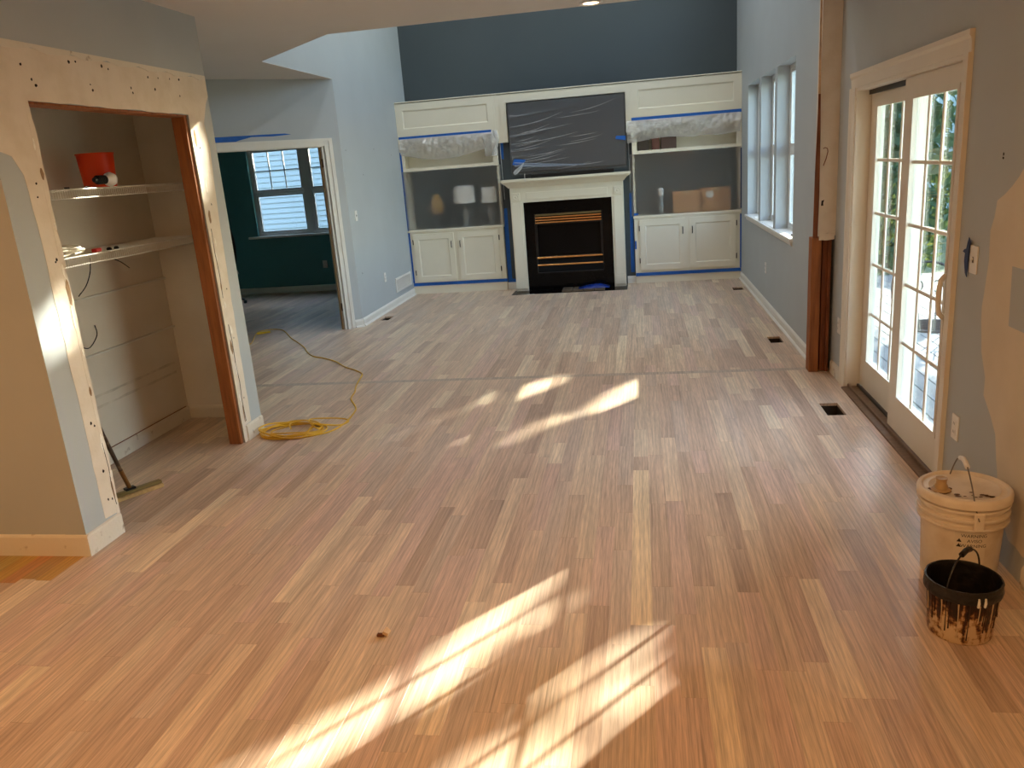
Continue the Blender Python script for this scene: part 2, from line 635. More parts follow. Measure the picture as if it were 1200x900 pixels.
# cross board where the partition stood
xs = -3.5
while xs < 1.24:
    L = prnd.uniform(0.9, 1.9)
    planks.append([xs, min(1.24, xs+L), SEAM0, SEAM1, s2l((186, 168, 150))])
    xs += L
planks.append([1.24, 1.415, SEAM0, SEAM1, pick()])
planks.append([-3.56, -3.5, SEAM0, SEAM1, pick()])
cut = []
HEARTH = (-1.765, -0.205, 10.50, 11.2)
for p in planks:
    rs = [tuple(p[:4])]
    for h in HOLES+[HEARTH]:
        rs = [q for r in rs for q in subtract(r, h)]
    for r in rs:
        if r[1]-r[0] > 0.004 and r[3]-r[2] > 0.004:
            cut.append((r, p[4]))

def pix(P):
    v = Vector(P)-cam_pos
    w = v.dot(fw)
    if w < 0.05:
        return None
    return (600+FPX*v.dot(r2)/w, 450-FPX*v.dot(u2)/w)
def parea(r):
    a = [pix((x, y, 0)) for x, y in ((r[0], r[2]), (r[1], r[2]), (r[1], r[3]), (r[0], r[3]))]
    if any(q is None for q in a):
        c = pix(((r[0]+r[1])/2, r[3], 0))
        if c is None or not (0 < c[0] < 1200 and 0 < c[1] < 900):
            return 0
        return 9e9
    a = [(min(1200, max(0, x)), min(900, max(0, y))) for x, y in a]
    return abs(sum(a[k][0]*a[(k+1) % 4][1]-a[(k+1) % 4][0]*a[k][1] for k in range(4)))/2
def hidden(r):
    x, y = (r[0]+r[1])/2, (r[2]+r[3])/2
    return (x < -2.9 and y < 3.0 and x/max(y, .1) < -1.2) or (x < -3.3 and 3.2 < y < 6.4) or (y < 11 and x < -0.5 and x/y < -0.60)
scored = sorted(((0 if hidden(r) else parea(r)), k) for k, (r, c) in enumerate(cut))[::-1]
single = set(k for a, k in scored[:300] if a > 0)
ch = 0.0006
def plank_mesh():
    mb = MB()
    w = PW
    prof = [(0, -TH), (0, -ch), (ch, 0), (w-ch, 0), (w, -ch), (w, -TH)]
    mb.prism([(x, 0, z) for x, z in prof], (0, 1, 0))
    bmesh.ops.recalc_face_normals(mb.bm, faces=mb.bm.faces[:])
    me = bpy.data.meshes.new('plank')
    mb.bm.to_mesh(me)
    mb.bm.free()
    me.materials.append(M_PLANK)
    return me
PM = plank_mesh()
vs, fs, cs = [], [], []
for k, (r, c) in enumerate(cut):
    x0, x1, y0, y1 = r
    a = prnd.random()
    if k in single:
        o = bpy.data.objects.new('plank', PM)
        COL.objects.link(o)
        o.parent = floor
        o.location = (x0, y0+0.0003, 0)
        o.scale = ((x1-x0)/PW, y1-y0-0.0006, 1)
        o.color = (c[0], c[1], c[2], a)
    else:
        prof = [(x0, -TH), (x0, -ch), (x0+ch, 0), (x1-ch, 0), (x1, -ch), (x1, -TH)]
        b = len(vs)
        for yy in (y0+0.0003, y1-0.0003):
            vs += [(x, yy, z) for x, z in prof]
        for j in range(6):
            fs.append((b+j, b+6+j, b+6+(j+1) % 6, b+(j+1) % 6))
        fs.append(tuple(b+j for j in range(6)))
        fs.append(tuple(b+11-j for j in range(6)))
        cs += [(c[0], c[1], c[2], a)]*12
me = bpy.data.meshes.new('planks')
me.from_pydata(vs, [], fs)
ca = me.color_attributes.new('plank', 'FLOAT_COLOR', 'POINT')
ca.data.foreach_set('color', [v for c in cs for v in c])
bm = bmesh.new(); bm.from_mesh(me); bmesh.ops.recalc_face_normals(bm, faces=bm.faces[:]); bm.to_mesh(me); bm.free()
me.materials.append(M_PLANKS)
po = bpy.data.objects.new('planks', me)
COL.objects.link(po)
po.parent = floor
tag(po, kind='stuff')

# duct boots under the open register holes
DL = ['open floor duct hole beside the sliding patio door', 'open floor duct hole beneath the right-hand windows, nearer the bare studs', 'small open floor duct hole in the far right corner by the cabinet', 'open floor duct hole by the left wall below the outlet']
for h, lab in zip(HOLES, DL):
    t = empty('floor_duct', ((h[0]+h[1])/2, (h[2]+h[3])/2, -0.2), lab, 'floor duct', 'open floor ducts')
    mb = MB().cells([h[0]-0.012, h[1]+0.012], [h[2]-0.012, h[3]+0.012], [(h[0], h[1], h[2], h[3])], lambda u, v: (u, v, -0.0195), (0, 0, -0.18))
    mb.build('duct_wall', M_DUCT, t)
    MB().box(h[0]-0.012, h[1]+0.012, h[2]-0.012, h[3]+0.012, -0.21, -0.20).build('duct_bottom', M_HOLE, t)

# ------------------------------------------------------------------ room shell
ZC = 2.745       # flat ceiling
ZG = 5.4         # tall ceiling of the far room
XR, XD = 1.315, 1.40
YB = 11.55
XL = -3.27
WIN = [(7.36, 8.28), (8.41, 9.32), (9.45, 10.39)]     # right-wall window openings along y
WZ = (0.89, 2.41)
UZ = (3.35, 4.95)
# far part of the right wall: u = y
holes = [(a, b, WZ[0], WZ[1]) for a, b in WIN]+[(a, b, UZ[0], UZ[1]) for a, b in WIN]
wr = wall('wall_right', (XR, 0), (0, 1), (-1, 0), [6.25, YB+0.1], [0, ZG], holes, 0.16, M_PAINT, 'grey painted right wall with deep windows beside the cabinets')
DO0, DO1, DOZ = 3.90, 5.72, 2.03
wn_ = wall('wall_right_near', (XD, 0), (0, 1), (-1, 0), [-3.1, 6.25], [-0.02, ZC+0.1], [(DO0, DO1, -0.02, DOZ)], 0.14, M_PAINT, 'painted right wall around the sliding patio door')
wb = wall('wall_back', (0, YB), (1, 0), (0, -1), [XL, XR], [0, ZG], [], 0.1, M_CHAR, 'charcoal painted wall above and behind the white built-ins')
wl_ = wall('wall_left', (XL, 0), (0, 1), (1, 0), [8.76, YB+0.1], [0, ZG], [], 0.12, M_PAINT, 'pale grey-blue left wall of the far room')
wall('wall_left_upper', (XL, 0), (0, 1), (1, 0), [7.07, 8.76], [ZC+0.0036, ZG], [], 0.12, M_PAINT, 'upper left wall standing over the flat ceiling edge')
D2 = Vector((-2.28-XL, 6.12-7.07, 0)); DLn = D2.length; D2.normalize()
wall('wall_angled_upper', (XL, 7.07), (D2.x, D2.y), (-D2.y, D2.x), [0, DLn], [ZC+0.0036, ZG], [], 0.12, M_PAINT, 'short angled wall above the notch in the ceiling edge')
wall('wall_front_upper', (0, 6.12), (1, 0), (0, 1), [-2.28, XD+0.1], [ZC+0.0036, ZG], [], 0.12, M_PAINT, 'upper wall over the wide opening between the rooms')
MB().box(XL-0.2, XR+0.2, 6.0, YB+0.2, ZG, ZG+0.1).build('ceiling_tall', M_CEIL)
struct(bpy.data.objects['ceiling_tall'], 'tall ceiling over the far room', 'ceiling')

S2 = math.sqrt(0.5)
CX, CY = XL, 8.76
wd = wall('wall_door_angled', (CX, CY), (-S2, -S2), (S2, -S2), [0, 2.7], [0, ZC], [(0.205, 1.76, 0, 2.065)], 0.11, M_PAINT, 'angled grey wall holding the cased doorway to the teal room')
def dwp(s, z, off=0.0):
    return Vector((CX-S2*s+S2*off, CY-S2*s-S2*off, z))
ex, ey = CX-S2*2.7, CY-S2*2.7

# flat ceiling of the near room and hall
cpts = [(XD+0.14, -3.1), (XD+0.14, 6.12), (-2.28, 6.12), (XL, 7.07), (XL, CY+0.05), (ex-0.1, ey), (-5.3, ey), (-5.3, 3.2), (-6.1, 3.2), (-6.1, -3.1)]
mb = MB().slab([(x, y, ZC) for x, y in cpts], (0, 0, 0.0035))
struct(mb.build('ceiling', M_CEIL), 'flat ceiling over the near room with an angled edge', 'ceiling')

# unseen closing walls of the near room and the hall
wall('wall_behind', (0, -3.1), (1, 0), (0, 1), [-6.1, XD+0.14], [0, ZC], [], 0.1, M_PAINT, 'plain wall behind the viewer')
wall('wall_left_near', (-6.1, 0), (0, 1), (1, 0), [-3.1, 3.2], [0, ZC], [], 0.1, M_PAINT, 'plain wall at the far left of the near room')
wall('wall_left_hall', (-5.3, 0), (0, 1), (1, 0), [3.25, ey], [0, ZC], [], 0.1, M_PAINT, 'plain end wall of the hall behind the pantry')

# the teal study behind the angled doorway
SB = 11.90
SWX = [(-5.97, -5.14), (-5.03, -4.2)]
SWZ = (0.93, 2.22)
wst = wall('wall_study_back', (0, SB), (1, 0), (0, -1), [-7.6, XL-0.12], [0, ZC], [(-5.99, -4.18, 0.905, 2.245)], 0.16, M_TEAL, 'dark teal wall with a window, seen through the doorway')
wall('wall_study_left', (-7.6, 0), (0, 1), (1, 0), [6.9, SB], [0, ZC], [], 0.1, M_TEAL, 'dark teal side wall of the study')
wall('wall_study_front', (0, 6.95), (1, 0), (0, 1), [-7.6, ex-0.05], [0, ZC], [], 0.1, M_TEAL, 'dark teal wall of the study next to the doorway')
wall('wall_study_right', (XL-0.125, 0), (0, 1), (-1, 0), [8.9, SB], [0, ZC], [], 0.01, M_TEAL, 'dark teal right side wall of the study')
mb = MB().slab([(-7.6, 6.9, ZC), (ex-0.1, 6.9, ZC), (XL-0.12, CY+0.0, ZC), (XL-0.12, SB, ZC), (-7.6, SB, ZC)], (0, 0, 0.08))
struct(mb.build('ceiling_study', M_CEIL), 'flat ceiling of the teal study', 'ceiling')

# ---- pantry block
PX = -2.73
PY0, PY1 = 3.15, 5.035
OY0, OY1, OZ = 3.415, 4.76, 2.145
wpan = wall('wall_pantry', (PX, 0), (0, 1), (1, 0), [PY0, PY1], [0, ZC], [(OY0, OY1, 0, OZ)], 0.115, M_PAINT, 'pantry wall with a wide opening stripped of its trim')
wall('wall_pantry_front', (0, PY0), (1, 0), (0, -1), [-6.1, PX-0.115], [0, ZC], [], 0.11, M_PAINT, 'warm lit wall face at the left edge, left of the pantry')
# corner piece so that the front face reaches the pantry wall
flat('corner_face', [(PX-0.115, 0), (PX, 0), (PX, ZC), (PX-0.115, ZC)], lambda u, v: (u, PY0, v), (0, -1, 0), 0.0006, M_PAINT, wpan)
# interior lining
PB, PE = -3.50, 5.365
wall('wall_pantry_back', (PB, 0), (0, 1), (1, 0), [PY0+0.11, PE+0.08], [0, ZC], [], 0.09, M_PANTRY, 'cream back wall inside the pantry')
wall('wall_pantry_end', (0, PE), (1, 0), (0, -1), [PB, -3.06], [0, ZC], [], 0.08, M_PANTRY, 'cream end wall inside the pantry')
mb = MB().prism([(-3.06, PE, 0), (PX-0.115, PY1, 0), (PX, PY1, 0), (-3.10, PE+0.12, 0), (-3.06, PE+0.08, 0)], (0, 0, ZC))
struct(mb.build('wall_pantry_angled', M_PAINT), 'angled end of the pantry wall', 'wall')

# ------------------------------------------------------------------ pantry wall details
def onp(u, v):
    return (PX, u, v)
raw = [(3.30, 0.125), (3.415, 0.115), (3.415, OZ), (OY1, OZ), (OY1, 0.0), (4.80, 0.0), (4.80, 0.115), (4.885, 0.118), (4.89, 0.6), (4.90, 1.1), (4.915, 1.5),
       (4.93, 1.75), (4.95, 1.95), (4.93, 2.10), (4.99, 2.22), (5.034, 2.27), (5.034, 2.375), (3.152, 2.378), (3.152, 1.93), (3.24, 1.90), (3.285, 1.82), (3.30, 1.6)]
o = flat('bare_drywall', jag(raw, 0.0035, 0.07, 3), onp, (1, 0, 0), 0.0012, M_RAW, wpan)
tag(o, 'cream bare drywall left around the opening')
strip = [(3.152, 2.372)]+[(3.152+k*0.09, 2.366+0.012*math.sin(k*2.1)+0.004*(k % 3)) for k in range(1, 21)]+[(5.03, 2.372), (5.03, 2.394), (3.152, 2.398)]
flat('torn_paper_edge', strip, onp, (1, 0, 0), 0.004, M_OLDTRIM, wpan)
hr = random.Random(5)
mb = MB()
def hole(u, v, r, fn, nx):
    n = 7
    pts = [Vector(fn(u+r*hr.uniform(.6, 1.1)*math.cos(6.283*k/n), v+r*hr.uniform(.6, 1.3)*math.sin(6.283*k/n)))+Vector(nx)*0.0018 for k in range(n)]
    mb.prism(pts, Vector(nx)*0.0006)
for (a, b) in ((3.42, 2.30), (3.47, 2.24), (3.49, 2.215), (3.88, 2.25), (3.89, 2.225), (4.22, 2.26), (4.23, 2.235), (4.45, 2.27), (4.7, 2.25), (3.75, 2.345), (3.80, 2.35), (4.0, 2.35), (4.05, 2.34), (4.4, 2.33), (4.5, 2.335), (4.62, 2.34), (4.72, 2.345), (3.35, 1.78), (3.34, 1.72), (3.36, 1.42), (3.37, 1.43), (3.35, 0.62), (3.37, 0.60), (3.36, 0.36), (3.35, 0.21), (3.38, 0.2), (4.84, 0.3), (4.83, 1.95), (4.85, 1.6), (4.86, 1.05), (4.84, 0.72)):
    hole(a, b, hr.uniform(0.005, 0.009), onp, (1, 0, 0))
tag(mb.build('nail_holes', M_HOLE, wpan), kind='stuff')
# ragged drywall edge along the left side of the opening
edge = []
for k in range(41):
    z = 0.02+k*2.1/40
    edge.append((3.418+0.010*noise.noise(Vector((0, z*9, 1.3)))+0.006*noise.noise(Vector((3, z*31, 1.3))), z))
flat('broken_edge', [(3.39, 0.02)]+edge+[(3.39, 2.12)], onp, (1, 0, 0), 0.0018, M_RAW, wpan)
edge = []
for k in range(41):
    z = 0.02+k*2.1/40
    edge.append((4.757-0.006*abs(noise.noise(Vector((7, z*13, 2.3)))), z))
flat('broken_edge', [(4.79, 0.02)]+edge+[(4.79, 2.12)], onp, (1, 0, 0), 0.0018, M_RAW, wpan)

st = MB().box(-2.829, -2.742, 4.728, 4.7595, 0.0, 2.132, 0.002).build('jamb_stud', M_STUD)
tag(st, 'orange-brown wooden stud exposed along the right side of the pantry opening', 'stud')
hd = MB().box(-2.838, -2.740, OY0+0.001, OY1-0.001, 2.1325, 2.144, 0.001).build('header_lumber', M_STUD)
tag(hd, 'strip of brown header lumber across the top of the pantry opening', 'lumber')

tr_ = random.Random(12)
M_CHIP = mat('torn white drywall face', (240, 234, 222), 0.9, var=0.08, scale=40, bump=0.3, bscale=60)
M_SCAR = mat('torn brown drywall paper', (150, 122, 90), 0.95, var=0.2, scale=30)
for (u0, u1, n_) in ((3.385, 3.412, 11), (4.785, 4.83, 13)):
    for k in range(n_):
        u, z = tr_.uniform(u0, u1), 0.15+1.9*(k+tr_.random()*0.8)/n_
        h_, w_ = tr_.uniform(0.02, 0.07), tr_.uniform(0.006, 0.014)
        pts = [(u+w_*math.cos(q)*tr_.uniform(.6, 1.2), z+h_*math.sin(q)*tr_.uniform(.7, 1.1)) for q in [j*6.283/9 for j in range(9)]]
        o = flat('torn_paper', pts, lambda a, b: (PX+0.0016, a, b), (1, 0, 0), 0.0012, M_CHIP if k % 3 else M_SCAR, wpan)
for pts in ([(4.815, 0.14), (4.808, 0.3), (4.818, 0.42), (4.806, 0.55), (4.812, 0.7), (4.80, 0.82)], [(4.79, 1.0), (4.80, 1.15), (4.786, 1.3), (4.793, 1.45)], [(3.40, 0.16), (3.392, 0.26), (3.402, 0.36), (3.394, 0.5)]):
    MB().tube([(PX+0.0026, a, b) for a, b in pts], 0.0016, 5).build('crack', M_HOLE, wpan)
BB = [(0, 0), (0.014, 0), (0.014, 0.075), (0.010, 0.088), (0.004, 0.097), (0, 0.099)]
BBT = [(0, 0), (0.013, 0), (0.013, 0.10), (0.009, 0.108), (0, 0.112)]
SHOE = [(0, 0), (0.032, 0), (0.030, 0.010), (0.022, 0.018), (0.015, 0.020), (0.015, 0.07), (0.010, 0.084), (0.004, 0.092), (0, 0.094)]
def bb(name, prof, A, B, n, m, label):
    return struct(moulding(name, prof, A, B, n, m), label, 'baseboard')
bb('baseboard_pantry_front', BBT, (-6.1, PY0), (PX+0.013, PY0), (0, -1), M_OLDTRIM, 'old cream baseboard under the warm lit wall at left')
bb('baseboard_pantry_left', BBT, (PX, PY0), (PX, 3.405), (1, 0), M_OLDTRIM, 'short chipped baseboard left of the pantry opening')
bb('baseboard_pantry_right', BBT, (PX, 4.80), (PX, PY1), (1, 0), M_OLDTRIM, 'short chipped baseboard right of the pantry opening')
bb('baseboard_pantry_back', BB, (PB, 3.27), (PB, PE), (1, 0), M_OLDTRIM, 'unpainted baseboard along the back wall inside the pantry')
bb('baseboard_pantry_end', BB, (PB+0.015, PE), (-3.06, PE), (0, -1), M_OLDTRIM, 'unpainted baseboard along the end wall inside the pantry')
bb('baseboard_right', SHOE, (XR, 6.26), (XR, 11.0), (-1, 0), M_TRIM, 'white baseboard under the right-hand windows')
bb('baseboard_left', SHOE, (XL, 8.775), (XL, 11.0), (1, 0), M_TRIM, 'white baseboard along the pale left wall')
pa, pb = dwp(-0.005, 0), dwp(0.098, 0)
bb('baseboard_left_angled', SHOE, (pa.x, pa.y), (pb.x, pb.y), (S2, -S2), M_TRIM, 'short white baseboard between the corner and the doorway casing')
bb('baseboard_study', SHOE, (-7.6, SB), (XL-0.135, SB), (0, -1), M_TRIM, 'white baseboard under the study window')
bb('baseboard_right_near', BB, (XD, 5.81), (XD, 6.12), (-1, 0), M_OLDTRIM, 'short raw baseboard between the bare studs and the patio door casing')
bb('baseboard_right_front', BB, (XD, -3.1), (XD, 2.95), (-1, 0), M_OLDTRIM, 'raw baseboard on the right wall in front of the buckets')

struct(MB().box(PB+0.0005, PB+0.006, 3.4, PE-0.03, 0.0995, 0.1035).build('shadow_line', M_STUD2), 'dark strip painted as the shadow line on top of the pantry back baseboard', 'trim')  # brown strip stands for the shadow line above the baseboard
# scars inside the pantry where shelf cleats were taken off
mb = MB()
for (z, y0, y1, h) in ((1.088, 3.9, PE, 0.012), (0.726, 3.9, PE, 0.012)):
    pass
for z, lab in ((1.088, 'upper'), (0.726, 'lower')):
    o = MB().box(PB+0.0005, PB+0.022, 3.35, PE-0.002, z-0.006, z+0.006, 0.002).build('shelf_rail', M_WIRE)
    tag(o, 'thin white %s shelf rail left on the pantry back wall' % lab, 'rail', 'shelf rails on the pantry back wall')
    pts = [(3.35, z-0.10), (PE-0.01, z-0.09), (PE-0.01, z-0.015), (3.35, z-0.015)]
for z in (0.45, 0.38):
    o = flat('glue_scar', jag([(3.4, z), (5.3, z), (5.3, z+0.018), (3.4, z+0.015)], 0.004, 0.1, int(z*100)), lambda u, v: (PB, u, v), (1, 0, 0), 0.001, M_PANTRY2 if 'M_PANTRY2' in globals() else mat('old glue line', (206, 196, 178), 0.9, var=0.15, scale=9), bpy.data.objects['wall_pantry_back'])

# ------------------------------------------------------------------ bare stub of the removed partition
stub = empty('wall_stub', (1.32, 6.19, 0), 'bare end of the removed partition: torn drywall over two orange studs', 'wall stub')
YS = 6.135
MB().box(1.236, 1.305, YS, 6.248, 0.0, 1.02, 0.003).build('stud', M_STUD, stub)
MB().box(1.318, 1.365, YS+0.03, 6.248, 0.0, 1.0, 0.003).build('stud', M_STUD2, stub)
MB().box(1.305, 1.318, YS+0.09, 6.248, 0.0, 1.0).build('gap_backing', M_HOLE, stub)
MB().box(1.352, 1.376, YS+0.006, YS+0.03, 0.0, 1.05, 0.002).build('wood_edge', M_STUD2, stub)
body = MB().box(1.268, XD-0.0006, YS+0.004, 6.249, 1.03, ZC-0.001).build('stub_drywall', M_RAW, stub)
ep = [(1.262, 1.03)]+[(1.286+0.008*noise.noise(Vector((1, k*0.6, 4))), 1.05+k*0.085) for k in range(20)]+[(1.258, 2.74)]+[(1.250+0.006*noise.noise(Vector((4, k*0.7, 9))), 2.7-k*0.083) for k in range(20)]
flat('wood_strip', [(1.240, 1.02), (1.272, 1.02), (1.276, 1.35), (1.272, 1.75), (1.266, 2.02), (1.2515, 2.02), (1.2515, 1.9), (1.243, 1.5)], lambda u, v: (u, YS+0.003, v), (0, -1, 0), 0.012, M_STUD2, stub)
flat('torn_corner_strip', [(1.250, 2.021), (1.266, 2.021), (1.262, 2.4), (1.2605, 2.74), (1.248, 2.74), (1.250, 2.4)], lambda u, v: (u, YS+0.003, v), (0, -1, 0), 0.010, mat('tan torn edge', (206, 172, 134), 0.8, var=0.15, scale=20), stub)
flat('plaster_crumb', jag([(1.285, 1.0), (1.39, 1.005), (1.392, 1.045), (1.33, 1.05), (1.285, 1.07)], 0.005, 0.02, 8), lambda u, v: (u, YS+0.003, v), (0, -1, 0), 0.014, M_RAW, stub)
mb = MB()
th = [(1.30, 1.53), (1.318, 1.58), (1.328, 1.625), (1.325, 1.648), (1.308, 1.655), (1.296, 1.648)]
mb.tube([(u, YS+0.003, v) for u, v in th], 0.0035, 6)
mb.build('torn_paper_edge', M_STUD2, stub)
flat('torn_hole', jag([(1.292, 1.25), (1.308, 1.25), (1.312, 1.29), (1.294, 1.285)], 0.004, 0.015, 4), lambda u, v: (u, YS+0.003, v), (0, -1, 0), 0.002, M_HOLE, stub)

# patch of joint compound on the near right wall
def onr(u, v):
    return (XD, u, v)
mud = [(3.47, 1.42), (3.51, 1.30), (3.50, 1.18), (3.53, 0.98), (3.50, 0.80), (3.44, 0.70), (3.44, 0.62), (3.36, 0.56), (3.30, 0.50), (3.27, 0.40), (3.20, 0.20), (3.10, 0.12), (2.3, 0.12), (2.3, 1.66), (3.05, 1.66), (3.22, 1.60), (3.30, 1.52)]
o = flat('joint_compound_patch', jag(mud, 0.006, 0.06, 2), onr, (-1, 0, 0), 0.001, M_MUD, wn_)
tag(o, 'pale joint compound patch')
o = flat('paint_island', [(3.27, 0.955), (3.285, 1.185), (2.95, 1.185), (2.95, 0.955)], lambda u, v: (XD-0.0012, u, v), (-1, 0, 0), 0.001, M_PAINT, wn_)
mb = MB()
for a, b in ((3.45, 1.585), (3.45, 1.60), (3.17, 0.23), (3.16, 0.10)):
    hole(a, b, 0.007, onr, (-1, 0, 0))
tag(mb.build('nail_holes', M_HOLE, wn_), kind='stuff')

# ------------------------------------------------------------------ sliding patio door
door = empty('door_1', (XD+0.05, 4.8, 0), 'white sliding patio door with grid panes and a curved handle', 'door', kind='structure')
CAS = 0.095
# casing: two legs and a head with a stepped profile
def casing_leg(ya, yb, z0, z1):
    mb = MB()
    o_, i_ = (ya, yb)
    prof = [(XD, o_), (XD-0.022, o_), (XD-0.022, o_+(i_-o_)*0.25), (XD-0.014, o_+(i_-o_)*0.45), (XD-0.010, i_), (XD, i_)]
    mb.prism([(x, y, z0) for x, y in prof], (0, 0, z1-z0))
    mb.build('casing_leg', M_DOOR, door)
casing_leg(DO0-0.075, DO0+0.015, -0.018, 2.015)
casing_leg(DO1+0.08, DO1-0.015, -0.018, 2.015)
MB().prism([(XD, DO0-0.075, 2.0155), (XD-0.010, DO0-0.075, 2.0155), (XD-0.014, DO0-0.075, 2.07), (XD-0.022, DO0-0.075, 2.085), (XD-0.022, DO0-0.075, 2.107), (XD, DO0-0.075, 2.107)], (0, DO1-DO0+0.155, 0)).build('casing_head', M_DOOR, door)
# jambs and head of the frame
MB().box(XD-0.002, XD+0.15, DO1-0.03, DO1-0.0005, -0.018, 2.0295).build('jamb', M_DOOR, door)
MB().box(XD-0.002, XD+0.15, DO0+0.0005, DO0+0.03, -0.018, 2.0295).build('jamb', M_DOOR, door)
MB().box(XD-0.002, XD+0.15, DO0+0.03, DO1-0.03, 1.995, 2.0295).build('frame_head', M_DOOR, door)
MB().box(XD+0.074, XD+0.0905, DO0+0.031, DO1-0.031, 1.966, 1.9945).build('head_gap_strip', M_BRONZE, door)  # dark strip standing in for the dark gap above the fixed panel
M_SILL = mat('weathered sill track', (120, 96, 74), 0.5, 0.2, var=0.2, scale=12, stretch=(1, 5, 1))
sl = MB()
sl.box(XD-0.03, XD+0.16, DO0+0.031, DO1-0.031, -0.018, 0.012, 0.003).build('sill_track', M_SILL, door)
MB().box(XD+0.012, XD+0.022, DO0+0.032, DO1-0.032, 0.0125, 0.03).build('track_rib', M_SILL, door)
MB().box(XD+0.075, XD+0.09, DO0+0.032, DO1-0.032, 0.0125, 0.028).build('track_rib', M_BRONZE, door)

def sash(name, x0, x1, ya, yb, z0, z1, ga, gb, gz0, gz1, ncol, nrow):
    """door leaf between ya<yb with a glazed field ga..gb, gz0..gz1"""
    p = MB().cells([ya, yb], [z0, z1], [(ga, gb, gz0, gz1)], lambda u, v: (x0, u, v), (x1-x0, 0, 0)).build(name, M_DOOR, door)
    xm = (x0+x1)/2
    w = 0.020
    # glazing stop: slim raised frame round the glass
    MB().cells([ga-0.018, gb+0.018], [gz0-0.018, gz1+0.018], [(ga+0.008, gb-0.008, gz0+0.008, gz1-0.008)], lambda u, v: (x0-0.008, u, v), (0.0078, 0, 0)).build('glazing_stop', M_DOOR, p)
    ys = [ga+(gb-ga)*k/ncol for k in range(ncol+1)]
    zs = [gz0+(gz1-gz0)*k/nrow for k in range(nrow+1)]
    for y in ys[1:-1]:
        MB().box(xm-0.015, xm-0.0032, y-w/2, y+w/2, gz0, gz1, 0.004).build('muntin', M_DOOR, p)
    for z in zs[1:-1]:
        for k in range(ncol):
            MB().box(xm-0.0145, xm-0.0032, ys[k]+(w/2 if k else 0), ys[k+1]-(w/2 if k < ncol-1 else 0), z-w/2, z+w/2, 0.004).build('muntin', M_DOOR, p)
    for i in range(ncol):
        for j in range(nrow):
            MB().box(xm-0.003, xm+0.003, ys[i]+0.0002, ys[i+1]-0.0002, zs[j]+0.0002, zs[j+1]-0.0002).build('pane', M_GLASS, p)
    return p
slid = sash('sliding_panel', 1.432, 1.472, 3.935, 4.815, 0.031, 1.993, 4.04, 4.66, 0.235, 1.888, 3, 5)
fixd = sash('fixed_panel', 1.492, 1.532, 4.735, 5.689, 0.03, 1.992, 4.85, 5.53, 0.225, 1.892, 3, 5)
# curved pull on the sliding leaf
hp = [(1.432, 4.0, 1.04), (1.410, 3.995, 1.045), (1.392, 3.990, 1.025), (1.386, 3.988, 0.985), (1.385, 3.987, 0.945), (1.386, 3.988, 0.905), (1.392, 3.990, 0.865), (1.410, 3.995, 0.845), (1.432, 4.0, 0.85)]
MB().tube(hp, 0.0125, 10).build('handle', M_DOOR, slid, smooth=True)
MB().box(1.4265, 1.4319, 3.985, 4.02, 0.82, 1.07, 0.002).build('handle_plate', M_DOOR, slid)

# ------------------------------------------------------------------ right-wall windows
M_SASH = mat('white window sash', (224, 226, 224), 0.4, var=0.02)
def window(idx, y0, y1, z0, z1, lab, xin=XR+0.115):
    t = empty('window_%d' % idx, (xin, (y0+y1)/2, z0), lab, 'window', kind='structure')
    f = MB().cells([y0+0.0005, y1-0.0005], [z0+0.0005, z1-0.0005], [(y0+0.035, y1-0.035, z0+0.035, z1-0.035)], lambda u, v: (xin, u, v), (0.044, 0, 0)).build('window_frame', M_SASH, t)
    zm = z0+(z1-z0)*0.5
    MB().box(xin+0.004, xin+0.030, y0+0.036, y1-0.036, zm-0.022, zm+0.022, 0.003).build('meeting_rail', M_SASH, t)
    for a, b in ((z0+0.036, zm-0.023), (zm+0.023, z1-0.036)):
        s = MB().cells([y0+0.036, y1-0.036], [a, b], [(y0+0.065, y1-0.065, a+0.03, b-0.03)], lambda u, v: (xin+0.006, u, v), (0.024, 0, 0)).build('sash', M_SASH, t)
        MB().box(xin+0.015, xin+0.021, y0+0.0655, y1-0.0655, a+0.0305, b-0.0305).build('pane', M_GLASS, s)
    return t
names = ['nearest', 'middle', 'farthest']
for k, (a, b) in enumerate(WIN):
    window(k+1, a, b, WZ[0], WZ[1], '%s of the three tall deep-set windows in the right wall' % names[k])
for k, (a, b) in enumerate(WIN):
    window(k+4, a, b, UZ[0], UZ[1], '%s of the three high windows above the right-wall windows' % names[k])
o = MB().box(XR-0.030, XR+0.1145, 7.33, 10.43, 0.848, 0.8895, 0.004)
# stool: projects into the room, its back runs into each opening
o.bm.free()
mb = MB()
mb.box(XR-0.032, XR-0.0005, 7.32, 10.44, 0.862, 0.892, 0.004)
stl = mb.build('trim_1', M_TRIM)
struct(stl, 'white window stool running under the three right-wall windows', 'trim')
for a, b in WIN:
    MB().box(XR-0.0005, XR+0.1145, a+0.001, b-0.001, 0.8903, 0.8935).build('stool_board', M_TRIM, stl)
MB().prism([(XR-0.0005, 7.35, 0.862), (XR-0.020, 7.35, 0.862), (XR-0.014, 7.35, 0.83), (XR-0.0005, 7.35, 0.82)], (0, 3.06, 0)).build('stool_apron', M_TRIM, stl)
# sash locks lying on the stool: small dark catches
for y, w in ((7.50, 'nearer'), (7.58, 'farther')):
    o = MB().box(XR+0.03, XR+0.065, y, y+0.03, 0.8937, 0.905, 0.003).build('window_catch', M_BRONZE)
    tag(o, 'small dark window catch on the stool of the nearest right-wall window, %s of two' % w, 'catch', 'window catches on the stool')

